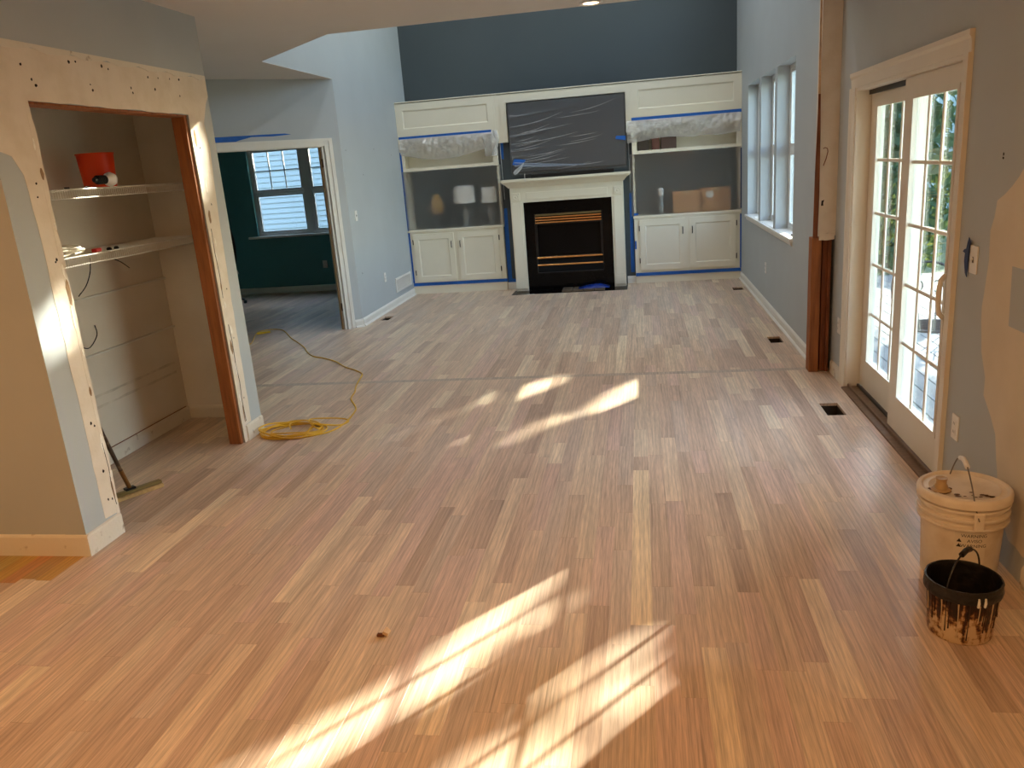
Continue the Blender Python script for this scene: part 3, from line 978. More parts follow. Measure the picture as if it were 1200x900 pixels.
# ------------------------------------------------------------------ study window, casing, neighbour's siding
wt = empty('window_7', (-5.1, SB, 0.9), 'double study window with a grid in its upper sash, seen through the doorway', 'window', kind='structure')
Y0 = SB-0.001
MB().cells([-5.989, -4.181], [0.906, 2.244], [(-5.95, -5.145, 0.945, 2.205), (-5.025, -4.22, 0.945, 2.205)], lambda u, v: (u, SB+0.05, v), (0, 0.06, 0)).build('window_frame', M_SASH, wt)
for a, b in ((-5.95, -5.145), (-5.025, -4.22)):
    zm = 1.56
    MB().box(a+0.001, b-0.001, SB+0.052, SB+0.085, zm-0.022, zm+0.022, 0.003).build('meeting_rail', M_SASH, wt)
    for z0, z1, g in ((0.946, zm-0.023, False), (zm+0.023, 2.204, True)):
        s = MB().cells([a+0.001, b-0.001], [z0, z1], [(a+0.035, b-0.035, z0+0.03, z1-0.03)], lambda u, v: (u, SB+0.06, v), (0, 0.03, 0)).build('sash', M_SASH, wt)
        if g:
            for k in (1, 2):
                x = a+0.035+(b-a-0.07)*k/3
                MB().box(x-0.008, x+0.008, SB+0.066, SB+0.080, z0+0.03, z1-0.03).build('muntin', M_SASH, s)
            zz = (z0+z1)/2
            for k in range(3):
                xa = a+0.035+(b-a-0.07)*k/3+(0.0081 if k else 0)
                xb = a+0.035+(b-a-0.07)*(k+1)/3-(0.0081 if k < 2 else 0)
                MB().box(xa, xb, SB+0.066, SB+0.080, zz-0.008, zz+0.008).build('muntin', M_SASH, s)
        MB().box(a+0.0355, b-0.0355, SB+0.0805, SB+0.085, z0+0.0305, z1-0.0305).build('pane', M_GLASS, s)
MB().box(-6.14, -4.03, SB-0.045, SB+0.049, 0.872, 0.9055, 0.004).build('window_stool', M_TRIM, wt)

# cased doorway in the angled wall
dc = empty('door_2', tuple(dwp(0.98, 0)), 'white cased doorway into the teal study', 'doorway', kind='structure')
def dbox(name, s0, s1, z0, z1, o0, o1, m, parent):
    pts = [dwp(s0, z0, o0), dwp(s1, z0, o0), dwp(s1, z0, o1), dwp(s0, z0, o1)]
    return MB().prism(pts, (0, 0, z1-z0)).build(name, m, parent)
for (a, b) in ((0.10, 0.195), (1.77, 1.865)):
    dbox('casing_leg', a, b, 0, 2.135, 0.0005, 0.016, M_TRIM, dc)
    dbox('casing_bead', a+0.02, a+0.045, 0, 2.115, 0.0163, 0.022, M_TRIM, dc)
dbox('casing_head', 0.1955, 1.7695, 2.055, 2.135, 0.0005, 0.016, M_TRIM, dc)
dbox('casing_bead', 0.13, 1.83, 2.105, 2.125, 0.0223, 0.027, M_TRIM, dc)
dbox('jamb', 0.206, 0.226, 0, 2.0645, -0.109, -0.0005, M_TRIM, dc)
dbox('jamb', 1.739, 1.759, 0, 2.0645, -0.109, -0.0005, M_TRIM, dc)
dbox('head_jamb', 0.2265, 1.7385, 2.045, 2.0645, -0.109, -0.0005, M_TRIM, dc)
dbox('door_stop', 0.2262, 0.238, 0, 2.0448, -0.075, -0.04, mat('tan door stop', (176, 150, 116), 0.5), dc)
for z in (0.22, 1.83):
    dbox('hinge', 0.2265, 0.2285, z, z+0.09, -0.035, -0.004, M_BRONZE, dc)
def dflat(name, pts, th, m, label, cat, group=None):
    o = flat(name, pts, lambda u, v: dwp(u, v, 0.0), (S2, -S2, 0), th, m)
    return tag(o, label, cat, group)
dflat('painters_tape', [(0.55, 2.19), (0.75, 2.178), (0.98, 2.180), (1.12, 2.150), (1.15, 2.140), (1.62, 2.140), (1.62, 2.192), (1.3, 2.192), (0.95, 2.198), (0.62, 2.202)], 0.0012, M_TAPE, 'torn blue painter’s tape above the study doorway casing', 'tape')

nb = empty('neighbour_house', (-5.2, 15.9, -1.0), 'pale lap-sided neighbouring house outside the study window', 'house')
M_SIDING = mat('white lap siding', (128, 141, 150), 0.6, var=0.03, scale=3)
MB().box(-12.0, 0.4, 15.86, 16.0, -1.2, 3.299).build('sheathing', M_SIDING, nb)
for k in range(40):
    z = -1.0+k*0.105
    me_ = MB().prism([(-12.0, 15.8595, z), (-12.0, 15.815, z), (-12.0, 15.846, z+0.105), (-12.0, 15.8595, z+0.115)], (12.4, 0, 0))
    me_.build('siding_board', M_SIDING, nb)

MB().box(-12.2, 0.6, 14.9, 16.2, 3.3, 3.45).build('shade_eave', M_TRIM, nb)  # unseen overhang, added to shade the siding below

# ------------------------------------------------------------------ built-in cabinets
YF = 11.0
def shaker(name, x0, x1, z0, z1, y, parent, m, rail=0.06, th=0.02, rec=0.010):
    d = MB().cells([x0, x1], [z0, z1], [(x0+rail, x1-rail, z0+rail, z1-rail)], lambda u, v: (u, y, v), (0, th, 0)).build(name, m, parent)
    # sloped inner bead and recessed field
    a, b, c, e = x0+rail, x1-rail, z0+rail, z1-rail
    mb = MB()
    k = 0.014
    o = [(a, c), (b, c), (b, e), (a, e)]
    i = [(a+k, c+k), (b-k, c+k), (b-k, e-k), (a+k, e-k)]
    ov = [mb.bm.verts.new((u, y+0.002, v)) for u, v in o]
    iv = [mb.bm.verts.new((u, y+rec, v)) for u, v in i]
    for q in range(4):
        mb.bm.faces.new((ov[q], ov[(q+1) % 4], iv[(q+1) % 4], iv[q]))
    mb.bm.faces.new(iv)
    mb.build('field_panel', m, d)
    return d

def cabinet(x0, x1, label, group, flip):
    t = empty('builtin_cabinet', ((x0+x1)/2, YF+0.25, 0), label, 'cabinet', group)
    D = YB-0.002
    # carcass
    MB().box(x0, x1, YF+0.012, YF+0.06, 0, 0.115).build('plinth', M_CAB, t)
    MB().box(x0, x1, YF+0.021, D, 0.1155, 0.8795).build('base_box', M_CAB, t)
    MB().cells([x0, x1], [0.1155, 0.8795], [(x0+0.07, (x0+x1)/2-0.03, 0.18, 0.85), ((x0+x1)/2+0.03, x1-0.07, 0.18, 0.85)], lambda u, v: (u, YF+0.001, v), (0, 0.0195, 0)).build('face_frame', M_CAB, t)
    MB().box(x0-(0.012 if not flip else 0), x1+(0.012 if flip is False else 0), YF-0.016, D, 0.880, 0.910, 0.003).build('counter', M_CAB, t)
    for q, (a, b) in enumerate(((x0+0.068, (x0+x1)/2-0.028), ((x0+x1)/2+0.028, x1-0.068))):
        dd = shaker('door', a, b, 0.175, 0.853, YF-0.017, t, M_CAB, 0.075, 0.0175)
        hx = b-0.035 if q == 0 else a+0.035
        MB().tube([(hx, YF-0.0175, 0.735), (hx, YF-0.040, 0.728), (hx, YF-0.043, 0.69), (hx, YF-0.040, 0.652), (hx, YF-0.0175, 0.645)], 0.006, 8).build('handle', M_BRONZE, dd, smooth=True)
        ex_ = a-0.004 if q == 0 else b+0.004
        for hz in (0.31, 0.745):
            MB().box(ex_-0.006, ex_+0.006, YF-0.022, YF+0.0005, hz-0.035, hz+0.035, 0.002).build('hinge', M_BRONZE, dd)
    # upright ends, open niche with charcoal back, framed cubby and solid top panel
    for (a, b) in ((x0, x0+0.028), (x1-0.028, x1)):
        MB().box(a, b, YF+0.018, D, 0.9105, 2.62).build('side_panel', M_CAB, t)
    MB().box(x0+0.0285, x1-0.0285, YF+0.30, D, 0.9105, 1.715).build('niche_back', M_CHAR, t)
    MB().box(x0+0.0285, x1-0.0285, YF+0.03, D, 1.7155, 1.745).build('cubby_floor', M_CAB, t)
    MB().box(x0+0.0285, x1-0.0285, YF+0.30, D, 1.7455, 2.17).build('cubby_back', M_CAB, t)
    MB().cells([x0, x1], [1.712, 2.185], [(x0+0.065, x1-0.065, 1.757, 2.14)], lambda u, v: (u, YF, v), (0, 0.0175, 0)).build('cubby_frame', M_CAB, t)
    MB().box(x0+0.0285, x1-0.0285, YF+0.021, D, 2.186, 2.612).build('top_box', M_CAB, t)
    shaker('top_panel', x0, x1, 2.186, 2.612, YF, t, M_CAB, 0.095, 0.0205, 0.012)
    MB().box(x0-0.004, x1+(0.004 if x1 < 1.2 else 0), YF-0.012, D, 2.6205, 2.634, 0.003).build('top_moulding', M_CAB, t)
    return t
CL0, CL1, CR0, CR1 = XL+0.001, -1.897, -0.091, XR-0.001
cl = cabinet(CL0, CL1, 'white built-in cabinet left of the fireplace', 'white built-in cabinets', False)
cr = cabinet(CR0, CR1, 'white built-in cabinet right of the fireplace, against the window wall', 'white built-in cabinets', None)

br = empty('bridge_panel', (-1.0, YF+0.05, 2.14), 'white bridge frame over the wrapped television, joining both cabinets', 'panel')
MB().cells([CL1+0.0005, CR0-0.0005], [2.145, 2.612], [(-1.735, -0.158, 2.0, 2.505)], lambda u, v: (u, YF+0.004, v), (0, 0.055, 0)).build('frame', M_CAB, br)
MB().cells([-1.815, -0.0925], [2.145, 2.575], [(-1.735, -0.158, 2.0, 2.505)], lambda u, v: (u, YF-0.008, v), (0, 0.0118, 0)).build('moulding', M_CAB, br)
MB().box(CL1+0.005, CR0-0.005, YF-0.010, YF+0.06, 2.6205, 2.634, 0.003).build('top_moulding', M_CAB, br)

# charcoal chimney breast between the cabinets
cb = MB().box(CL1+0.0005, CR0-0.0005, YF+0.0605, YB-0.001, 0.0, 2.61).build('wall_chimney', M_CHAR)
struct(cb, 'charcoal chimney breast behind the television and the fireplace', 'wall')
bb('baseboard_chimney_left', BB, (CL1+0.001, YF+0.06), (-1.7555, YF+0.06), (0, -1), M_TRIM, 'short white baseboard between the left cabinet and the fireplace')
bb('baseboard_chimney_right', BB, (-0.2045, YF+0.06), (CR0-0.001, YF+0.06), (0, -1), M_TRIM, 'short white baseboard between the fireplace and the right cabinet')

# ------------------------------------------------------------------ fireplace
fp = empty('fireplace', (-0.98, 10.92, 0), 'white mantel fireplace with black granite surround and brass louvres', 'fireplace')
FX0, FX1 = -1.735, -0.222
IX0, IX1, IZ = -1.565, -0.378, 1.20
YM = 10.80
MB().cells([FX0, FX1], [0.0, 1.40], [(IX0, IX1, -0.1, IZ)], lambda u, v: (u, YM, v), (0, 0.259, 0)).build('mantel_front', M_CAB, fp)
for a, b in ((FX0+0.012, IX0-0.022), (IX1+0.022, FX1-0.012)):
    MB().box(a, b, YM-0.012, YM-0.0003, 0.17, 1.215, 0.004).build('pilaster', M_CAB, fp)
    MB().box(a-0.010, b+0.010, YM-0.018, YM-0.0003, 0.035, 0.165, 0.003).build('plinth_block', M_CAB, fp)
    cxm = (a+b)/2
    MB().box(cxm-0.055, cxm+0.055, YM-0.014, YM-0.0003, 1.225, 1.335, 0.004).build('rosette_block', M_CAB, fp)
    Mr = Matrix.Translation((cxm, YM-0.0142, 1.28)) @ Matrix.Rotation(math.radians(90), 4, 'X')
    MB().lathe([(0.040, 0), (0.040, 0.004), (0.032, 0.006), (0.026, 0.002), (0.018, 0.002), (0.012, 0.007), (0, 0.008)], seg=20, M=Mr).build('rosette', M_CAB, fp, smooth=True)
MB().box(IX0+0.05, IX1-0.05, YM-0.009, YM-0.0003, 1.235, 1.33, 0.003).build('frieze', M_CAB, fp)
# crown and shelf
def crown(y_off, z):
    return None
pr_ = [(0.0, 1.4005), (0.030, 1.4005), (0.036, 1.42), (0.055, 1.445), (0.085, 1.468), (0.095, 1.48), (0.095, 1.49), (0.0, 1.49)]
mb = MB()
levels = [(0.014, 1.4005), (0.030, 1.42), (0.055, 1.447), (0.088, 1.468), (0.098, 1.482), (0.106, 1.4825), (0.106, 1.510)]
rings = []
for off, z in levels:
    rings.append([mb.bm.verts.new(p) for p in ((FX0-off, YF+0.0595, z), (FX0-off, YM-off, z), (FX1+off, YM-off, z), (FX1+off, YF+0.0595, z))])
for A, B in zip(rings, rings[1:]):
    for k in range(4):
        mb.bm.faces.new((A[k], A[(k+1) % 4], B[(k+1) % 4], B[k]))
mb.bm.faces.new(rings[0]); mb.bm.faces.new(rings[-1])
mb.build('mantel_shelf', M_CAB, fp)
# granite slips and firebox
GX0, GX1, GZ = -1.43, -0.512, 1.035
sur = MB().cells([IX0+0.001, IX1-0.001], [0.006, IZ-0.001], [(GX0, GX1, 0.225, GZ)], lambda u, v: (u, YM+0.03, v), (0, 0.02, 0)).build('granite_surround', M_GRANITE, fp)
MB().cells([GX0, GX1], [0.225, GZ], [(GX0+0.03, GX1-0.03, 0.46, 0.89), (GX0+0.012, GX1-0.012, 0.905, GZ-0.012), (GX0+0.012, GX1-0.012, 0.24, 0.445)], lambda u, v: (u, YM+0.024, v), (0, 0.03, 0)).build('insert_frame', M_BLACK, fp)
MB().box(GX0+0.001, GX1-0.001, YM+0.0545, YM+0.245, 0.226, GZ-0.001).build('firebox', mat('soot black', (10, 10, 10), 0.9), fp)
MB().box(GX0+0.031, GX1-0.031, YM+0.045, YM+0.050, 0.461, 0.889).build('fire_glass', mat('dark fire glass', (9, 9, 10), 0.22, spec=0.12), fp)
for k, z in enumerate((0.917, 0.951, 0.985)):
    MB().box(GX0+0.012, GX1-0.012, YM+0.012, YM+0.026, z-0.009, z+0.009, 0.003).build('louvre', M_BRASS, fp)
MB().box(GX0+0.012, GX1-0.012, YM+0.016, YM+0.0235, 1.008, 1.031, 0.002).build('top_strip', mat('dull brass', (128, 116, 78), 0.4, 0.6), fp)
for z in (0.445, 0.345):
    MB().box(GX0+0.012, GX1-0.012, YM+0.006, YM+0.0235, z-0.011, z+0.011, 0.003).build('brass_rail', M_BRASS, fp)
hr_ = MB().box(HEARTH[0]+0.001, HEARTH[1]-0.001, HEARTH[2]+0.001, YM+0.045, -0.02, 0.004, 0.001).build('hearth_slab', M_GRANITE)
tag(hr_, 'flush polished black hearth slab in front of the fireplace', 'hearth')
# loose floor registers and a crumpled blue bag on the hearth
RL = ['first from the left', 'second from the left', 'third from the left', 'rightmost']
M_REG = mat('brown metal register', (126, 116, 102), 0.45, 0.6, var=0.1)
for k in range(4):
    x = -1.01+k*0.145
    y = 10.60
    t = empty('floor_register', (x, y, 0.004), 'dark metal floor register lying on the black hearth, %s of four' % RL[k], 'register', 'loose floor registers on the hearth')
    f = MB().cells([x-0.066, x+0.066], [y-0.07, y+0.17], [(x-0.045, x+0.045, y-0.045, y+0.145)], lambda u, v: (u, v, 0.03), (0, 0, -0.0255)).build('flange', M_REG, t)
    for q in range(7):
        yy = y-0.035+q*0.0275
        MB().box(x-0.0445, x+0.0445, yy, yy+0.012, 0.012, 0.026).build('slat', M_REG, t)
def bag(u, v):
    x = -0.86+u*0.42
    y = 10.56+v*0.2
    h = max(0.0, 0.06*math.sin(math.pi*min(1, u*1.0))**0.8*math.sin(math.pi*v)**0.5)
    h *= 0.55+0.45*u
    n = noise.noise(Vector((u*5, v*4, 1.7)))*0.018*math.sin(math.pi*v)*math.sin(math.pi*u)
    return (x, y, 0.0315+h+n)
o = MB().grid(bag, 22, 14).build('plastic_bag', mat('blue plastic film', (16, 44, 118), 0.25, var=0.2, scale=8), smooth=True)
tag(o, 'crumpled blue plastic bag lying over the floor registers on the hearth', 'bag')

# ------------------------------------------------------------------ television wrapped in film
tv = empty('television', (-0.945, 10.96, 1.57), 'large flat television over the mantel, wrapped in clear plastic', 'television')
TX0, TX1, TZ0, TZ1 = -1.705, -0.168, 1.585, 2.488
MB().box(TX0, TX1, 10.955, 10.995, TZ0, TZ1, 0.004).build('screen_bezel', M_BLACK, tv)
MB().box(TX0+0.008, TX1-0.008, 10.951, 10.9546, TZ0+0.018, TZ1-0.008).build('screen', mat('grey television screen', (52, 60, 68), 0.35, var=0.04), tv)
MB().box(-1.2, -0.7, 10.9955, YF+0.06, 1.85, 2.25).build('wall_bracket', M_BLACK, tv)
o = MB().box(-1.45, -0.33, 10.90, 11.0, 1.5105, 1.560, 0.006).build('soundbar', M_BLACK)
tag(o, 'long black soundbar on the mantel shelf under the television', 'soundbar')
M_FILM_TV = film_mat('television wrap', 0.09, 0.06, 0.16, (0.75, 0.77, 0.8), 14, 0.35)
def ridge(u, v):
    """folds fanning out from the lower left corner"""
    h = 0.0
    for k, (a, w) in enumerate(((0.06, .02), (0.16, .016), (0.24, .014), (0.33, .018), (0.42, .013), (0.53, .016), (0.66, .015), (0.8, .02))):
        # each fold: curve v = a + slope*u
        vv = a+u*(0.30-0.12*a)*(0.4+u)*0.9
        fade = max(0.0, 1-u/(0.45+0.35*((k*37) % 10)/10))
        h += 0.014*fade*math.exp(-((v-vv)/w)**2)
    return h
def film(u, v):
    x = TX0-0.006+u*(TX1-TX0+0.012)
    z = TZ0-0.022+v*(TZ1-TZ0+0.024)
    n = noise.noise(Vector((u*7, v*5, 3)))*0.003+noise.noise(Vector((u*22+v*9, v*30-u*12, 5)))*0.0012
    return (x, 10.938-ridge(u, v)+n, z)
tw = MB().grid(film, 110, 90).build('plastic_sheet', M_FILM_TV, smooth=True)
tag(tw, 'clear wrinkled plastic sheet stretched over the television', 'plastic sheet')
M_FILM_TH = film_mat('gathered film', 0.45, 0.3, 0.2, (0.85, 0.87, 0.9), 22, 0.6)
mb = MB()
mb.tube([(-1.67, 10.915, 1.585), (-1.64, 10.905, 1.61), (-1.58, 10.90, 1.655), (-1.53, 10.91, 1.72)], [0.022, 0.03, 0.022, 0.006], 10)
o = mb.build('gathered_corner', M_FILM_TH, tw, smooth=True)
def ontv(u, v):
    return (u, 10.916, v)
def tapepiece(name, pts, fn, nrm, label, group=None, m=None, th=0.0012):
    return tag(flat(name, pts, fn, nrm, th, m or M_TAPE), label, 'tape', group)
tapepiece('painters_tape', [(-1.69, 1.70), (-1.66, 1.775), (-1.50, 1.755), (-1.54, 1.705), (-1.62, 1.70)], ontv, (0, -1, 0), 'blue tape patch on the lower left corner of the wrapped television')
tapepiece('painters_tape', [(-0.30, 1.93), (-0.17, 1.905), (-0.165, 1.96), (-0.29, 1.97)], ontv, (0, -1, 0), 'small blue tape patch on the right edge of the wrapped television')
def band(u, v):
    x = -1.66+u*0.95
    z = 1.705-0.10*u+0.035*u*u+(v-0.5)*0.06*(1-0.75*u)
    return (x, 10.912-0.008*math.sin(v*9+u*3), z)
o = MB().grid(band, 30, 8).build('folded_edge', film_mat('bluish film fold', 0.35, 0.3, 0.15, (0.62, 0.74, 0.95), 30, 0.4), tw, smooth=True)
crr = random.Random(4)
mb = MB()
for k in range(26):
    v0 = crr.uniform(0.10, 0.95)
    u0 = crr.choice([0.0, 0.02, 0.05, 0.1, 0.2, 0.35, 0.5])+crr.uniform(0, 0.06)
    Lc = crr.uniform(0.12, 0.5)
    sl_ = crr.uniform(0.10, 0.34)*(0.4+0.6*v0)
    pth = []
    for j in range(9):
        t_ = j/8
        u = u0+Lc*t_
        v = v0-0.12+sl_*Lc*t_*(0.4+t_)
        if u > 0.99 or v > 0.985 or v < 0.03:
            break
        f_ = film(u, v)
        pth.append((f_[0], f_[1]-0.002, f_[2]+0.006*noise.noise(Vector((u*9, k, 0)))))
    if len(pth) > 4:
        n_ = len(pth)
        mb.tube(pth, [0.0006+0.0030*math.sin(math.pi*j/(n_-1))*crr.uniform(0.5, 1) for j in range(n_)], 5)
tag(mb.build('creases', M_FILM_TH, tw, smooth=True), kind='stuff')
# a short white cable end hanging over the mantel
o = MB().tube([(-1.50, 10.71, 1.575), (-1.50, 10.685, 1.565), (-1.50, 10.682, 1.50), (-1.50, 10.684, 1.478)], 0.004, 6).build('cable', mat('white cable', (214, 214, 210), 0.5))
tag(o, 'short thin cable hanging over the front of the mantel shelf', 'cable')

# ------------------------------------------------------------------ things inside the niches
M_SHADE = mat('white lamp shade', (240, 240, 236), 0.8, var=0.01)
def table_lamp(x, y, rs, zb, zt, label):
    t = empty('table_lamp', (x, y, 0.91), label, 'lamp', 'table lamps in the left cabinet niche')
    MB().lathe([(0, 0.0005), (0.07, 0.0005), (0.07, 0.012), (0.02, 0.03), (0.015, 0.07), (0.045, 0.12), (0.05, 0.17), (0.03, 0.23), (0.012, 0.27), (0.012, zb-0.91+0.06), (0, zb-0.91+0.06)], (x, y, 0.91), 24).build('base', mat('grey ceramic', (150, 150, 148), 0.3), t, smooth=True)
    MB().lathe([(rs*0.96, zb), (rs, zb), (rs*0.95, zt), (rs*0.91, zt), (rs*0.96, zb)], (x, y, 0), 32).build('shade', M_SHADE, t, smooth=True)
    return t
table_lamp(-2.445, 11.145, 0.15, 1.235, 1.47, 'lamp with a bright white drum shade behind the plastic in the left niche')
table_lamp(-2.09, 11.165, 0.115, 1.22, 1.43, 'lamp with a dimmer white shade, right of the drum-shaded lamp in the left niche')
o = MB().lathe([(0, 0.0), (0.05, 0.005), (0.095, 0.06), (0.11, 0.13), (0.09, 0.21), (0.05, 0.25), (0.055, 0.30), (0.045, 0.30), (0.04, 0.255), (0, 0.25)], (-2.86, 11.17, 1.08), 24)
o = o.build('vase', mat('tan ochre glaze', (176, 140, 78), 0.4, scale=5, rgb2=(120, 78, 52), thr=(0.4, 0.6)), smooth=True)
tag(o, 'tan rounded vase on a dark stand in the left niche', 'vase')
o = MB().lathe([(0, 0), (0.09, 0), (0.09, 0.02), (0.05, 0.04), (0.05, 0.14), (0.08, 0.16), (0.08, 0.17), (0, 0.17)], (-2.86, 11.17, 0.9105), 20).build('stand', M_BLACK, smooth=True)
tag(o, 'dark round stand under the tan vase in the left niche', 'stand')
def box_thing(x0, x1, y0, y1, z0, z1, label):
    t = empty('cardboard_box', ((x0+x1)/2, (y0+y1)/2, z0), label, 'box', 'cardboard boxes in the right niche')
    mc = mat('cardboard', (186, 138, 92), 0.8, var=0.05, scale=4)
    MB().box(x0, x1, y0, y1, z0, z1, 0.003).build('carton', mc, t)
    MB().box((x0+x1)/2-0.03, (x0+x1)/2+0.03, y0-0.001, y1, z1-0.05, z1+0.0015).build('packing_tape', mat('packing tape', (206, 176, 130), 0.3), t)
    return t
b1 = box_thing(0.43, 0.80, 11.06, 11.28, 0.9105, 1.195, 'plain brown cardboard box in the right niche, left of the labelled one')
b2 = box_thing(0.81, 1.185, 11.055, 11.28, 0.9105, 1.215, 'brown cardboard box with a white label in the right niche')
MB().box(0.87, 0.95, 11.0525, 11.0548, 1.09, 1.17).build('shipping_label', M_PLATE, b2)
bt = empty('bottle', (0.275, 11.15, 0.91), 'grey bottle with a white cap in the right niche', 'bottle')
MB().lathe([(0, 0.0005), (0.04, 0.0005), (0.042, 0.02), (0.042, 0.17), (0.03, 0.21), (0.018, 0.24), (0, 0.24)], (0.275, 11.15, 0.91), 20).build('body', mat('grey plastic', (120, 126, 126), 0.4), bt, smooth=True)
MB().lathe([(0, 0.2402), (0.038, 0.2402), (0.04, 0.26), (0.04, 0.33), (0.03, 0.345), (0, 0.345)], (0.275, 11.15, 0.91), 20).build('cap', M_PLATE, bt, smooth=True)
for (x0, x1, c, lab) in ((-0.01, 0.13, (70, 58, 48), 'small dark brown box in the right upper cubby, against its left side'), (0.17, 0.27, (104, 62, 48), 'narrow reddish brown book box in the right upper cubby'), (0.29, 0.49, (88, 66, 56), 'wide brown box in the right upper cubby')):
    t = empty('storage_box', ((x0+x1)/2, 11.14, 1.745), lab, 'box', 'boxes in the right upper cubby')
    MB().box(x0, x1, 11.06, 11.2, 1.7455, 1.90, 0.003).build('carton', mat(lab, c, 0.6, var=0.1), t)
    MB().box(x0-0.003, x1+0.003, 11.057, 11.203, 1.9003, 1.93, 0.002).build('lid', mat(lab+' lid', tuple(int(v*0.9) for v in c), 0.6), t)

# ------------------------------------------------------------------ plastic and tape on the cabinets
M_FILM = film_mat('cabinet sheeting', 0.13, 0.10, 0.12, (0.55, 0.57, 0.57), 5, 0.2, blur=0.34)
M_DRAPE = film_mat('draped sheeting', 0.42, 0.30, 0.25, (0.97, 0.97, 0.97), 11, 0.6)
def sheet(x0, x1, z0, z1, y, label, seed):
    def f(u, v):
        n = noise.noise(Vector((u*4+seed, v*3, seed)))*0.006+noise.noise(Vector((u*15+seed, v*11, seed)))*0.0015
        return (x0+u*(x1-x0), y+n, z0+v*(z1-z0))
    o = MB().grid(f, 50, 40).build('plastic_sheet', M_FILM, smooth=True)
    return tag(o, label, 'plastic sheet')
sheet(CL0+0.012, CL1+0.03, 0.912, 1.72, YF-0.012, 'hazy plastic sheet taped over the left cabinet niche', 1.0)
sheet(CR0-0.03, CR1-0.01, 0.912, 1.72, YF-0.012, 'hazy plastic sheet taped over the right cabinet niche', 4.0)
def drape(x0, x1, ztop, zlow, y, label, seed):
    """gathered film hanging from the tape in soft swags"""
    def f(u, v):
        x = x0+u*(x1-x0)
        low = zlow(u)
        z = ztop+(low-ztop)*v
        puff = math.sin(math.pi*min(1, v*1.05))**0.7
        n = noise.noise(Vector((u*6+seed, v*1.5+u*3, seed)))*0.05+noise.noise(Vector((u*26+seed, v*4+u*9, seed)))*0.016+noise.noise(Vector((u*55+seed, v*16, seed)))*0.006
        return (x, y-0.045*puff+n*puff, z)
    o = MB().grid(f, 120, 30).build('plastic_drape', M_DRAPE, smooth=True)
    return tag(o, label, 'plastic sheet')
dl_ = drape(CL0+0.02, CL1+0.02, 2.152, lambda u: (1.94-0.09*math.sin(math.pi*min(1, u/0.86)) if u < 0.86 else 1.84), YF-0.012, 'bunched plastic sheeting hanging in a swag over the left upper cubby', 2.0)
drape(CR0-0.06, CR1-0.02, 2.142, lambda u: 1.885-0.02*math.cos(u*9)+0.03*math.exp(-((u-0.7)/0.08)**2), YF-0.012, 'bunched plastic sheeting hanging in folds over the right upper cubby', 6.0)
# rolled end of the left drape
o = MB().grid(lambda u, v: (-1.945+0.07*u+0.02*math.sin(v*5), YF-0.03-0.035*math.sin(math.pi*u)+0.012*noise.noise(Vector((u*5, v*9, 3))), 2.17-v*0.33), 14, 30).build('gathered_tail', M_FILM_TH, dl_, smooth=True)
def onc(u, v):
    return (u, YF-0.0015, v)
def onb(u, v):
    return (u, YF+0.0595, v)
def rect(x0, x1, z0, z1):
    return [(x0, z0), (x1, z0), (x1, z1), (x0, z1)]
G = 'blue tape on the cabinets'
tapepiece('painters_tape', rect(CL0+0.01, CL1-0.06, 2.147, 2.181), onc, (0, -1, 0), 'blue tape strip across the top of the left cabinet cubby', G)
tapepiece('painters_tape', rect(CL0+0.005, CL1+0.01, 0.118, 0.163), lambda u, v: (u, YF, v), (0, -1, 0), 'blue tape strip along the foot of the left cabinet doors', G)
tapepiece('painters_tape', rect(CL0+0.002, CL0+0.026, 0.165, 1.98), onc, (0, -1, 0), 'long vertical blue tape strip down the left side of the left cabinet', G)
tapepiece('painters_tape', [(CL1+0.012, 0.06), (-1.775, 0.06), (-1.775, 0.14), (-1.83, 0.15), (-1.83, 1.13), (CL1+0.028, 1.13), (CL1+0.012, 0.95)], onb, (0, -1, 0), 'wide vertical blue tape on the charcoal wall right of the left cabinet doors', G)
tapepiece('painters_tape', [(-1.865, 1.80), (-1.825, 1.78), (-1.815, 2.10), (-1.845, 2.12)], onb, (0, -1, 0), 'short blue tape piece beside the tail of the left plastic swag', G)
tapepiece('painters_tape', rect(CR0+0.005, CR1-0.004, 2.137, 2.178), onc, (0, -1, 0), 'blue tape strip across the top of the right cabinet cubby', G)
tapepiece('painters_tape', rect(CR0+0.002, CR1-0.004, 0.098, 0.143), lambda u, v: (u, YF+0.001, v), (0, -1, 0), 'blue tape strip along the foot of the right cabinet doors', G)
tapepiece('painters_tape', [(-0.155, 0.15), (-0.105, 0.15), (-0.105, 0.97), (-0.1, 1.22), (-0.145, 1.22)], onb, (0, -1, 0), 'vertical blue tape on the charcoal wall left of the right cabinet', G)
tapepiece('painters_tape', [(CR0+0.001, 0.955), (CR0+0.06, 0.95), (CR0+0.055, 0.925), (CR0+0.001, 0.92)], lambda u, v: (u, YF-0.0175, v), (0, -1, 0), 'short blue tape tab at the left end of the right cabinet counter', G)
tapepiece('painters_tape', rect(CR0+0.001, CR0+0.022, 0.47, 0.58), onc, (0, -1, 0), 'short blue tape tab on the left stile of the right cabinet', G)
tapepiece('painters_tape', rect(CR1-0.018, CR1-0.001, 0.145, 0.86), onc, (0, -1, 0), 'vertical blue tape strip in the corner right of the right cabinet doors', G)
tapepiece('painters_tape', rect(CR1-0.016, CR1-0.001, 0.93, 1.70), lambda u, v: (u, YF-0.02, v), (0, -1, 0), 'vertical dark blue tape strip at the right edge of the right niche sheet', G, M_NAVY)
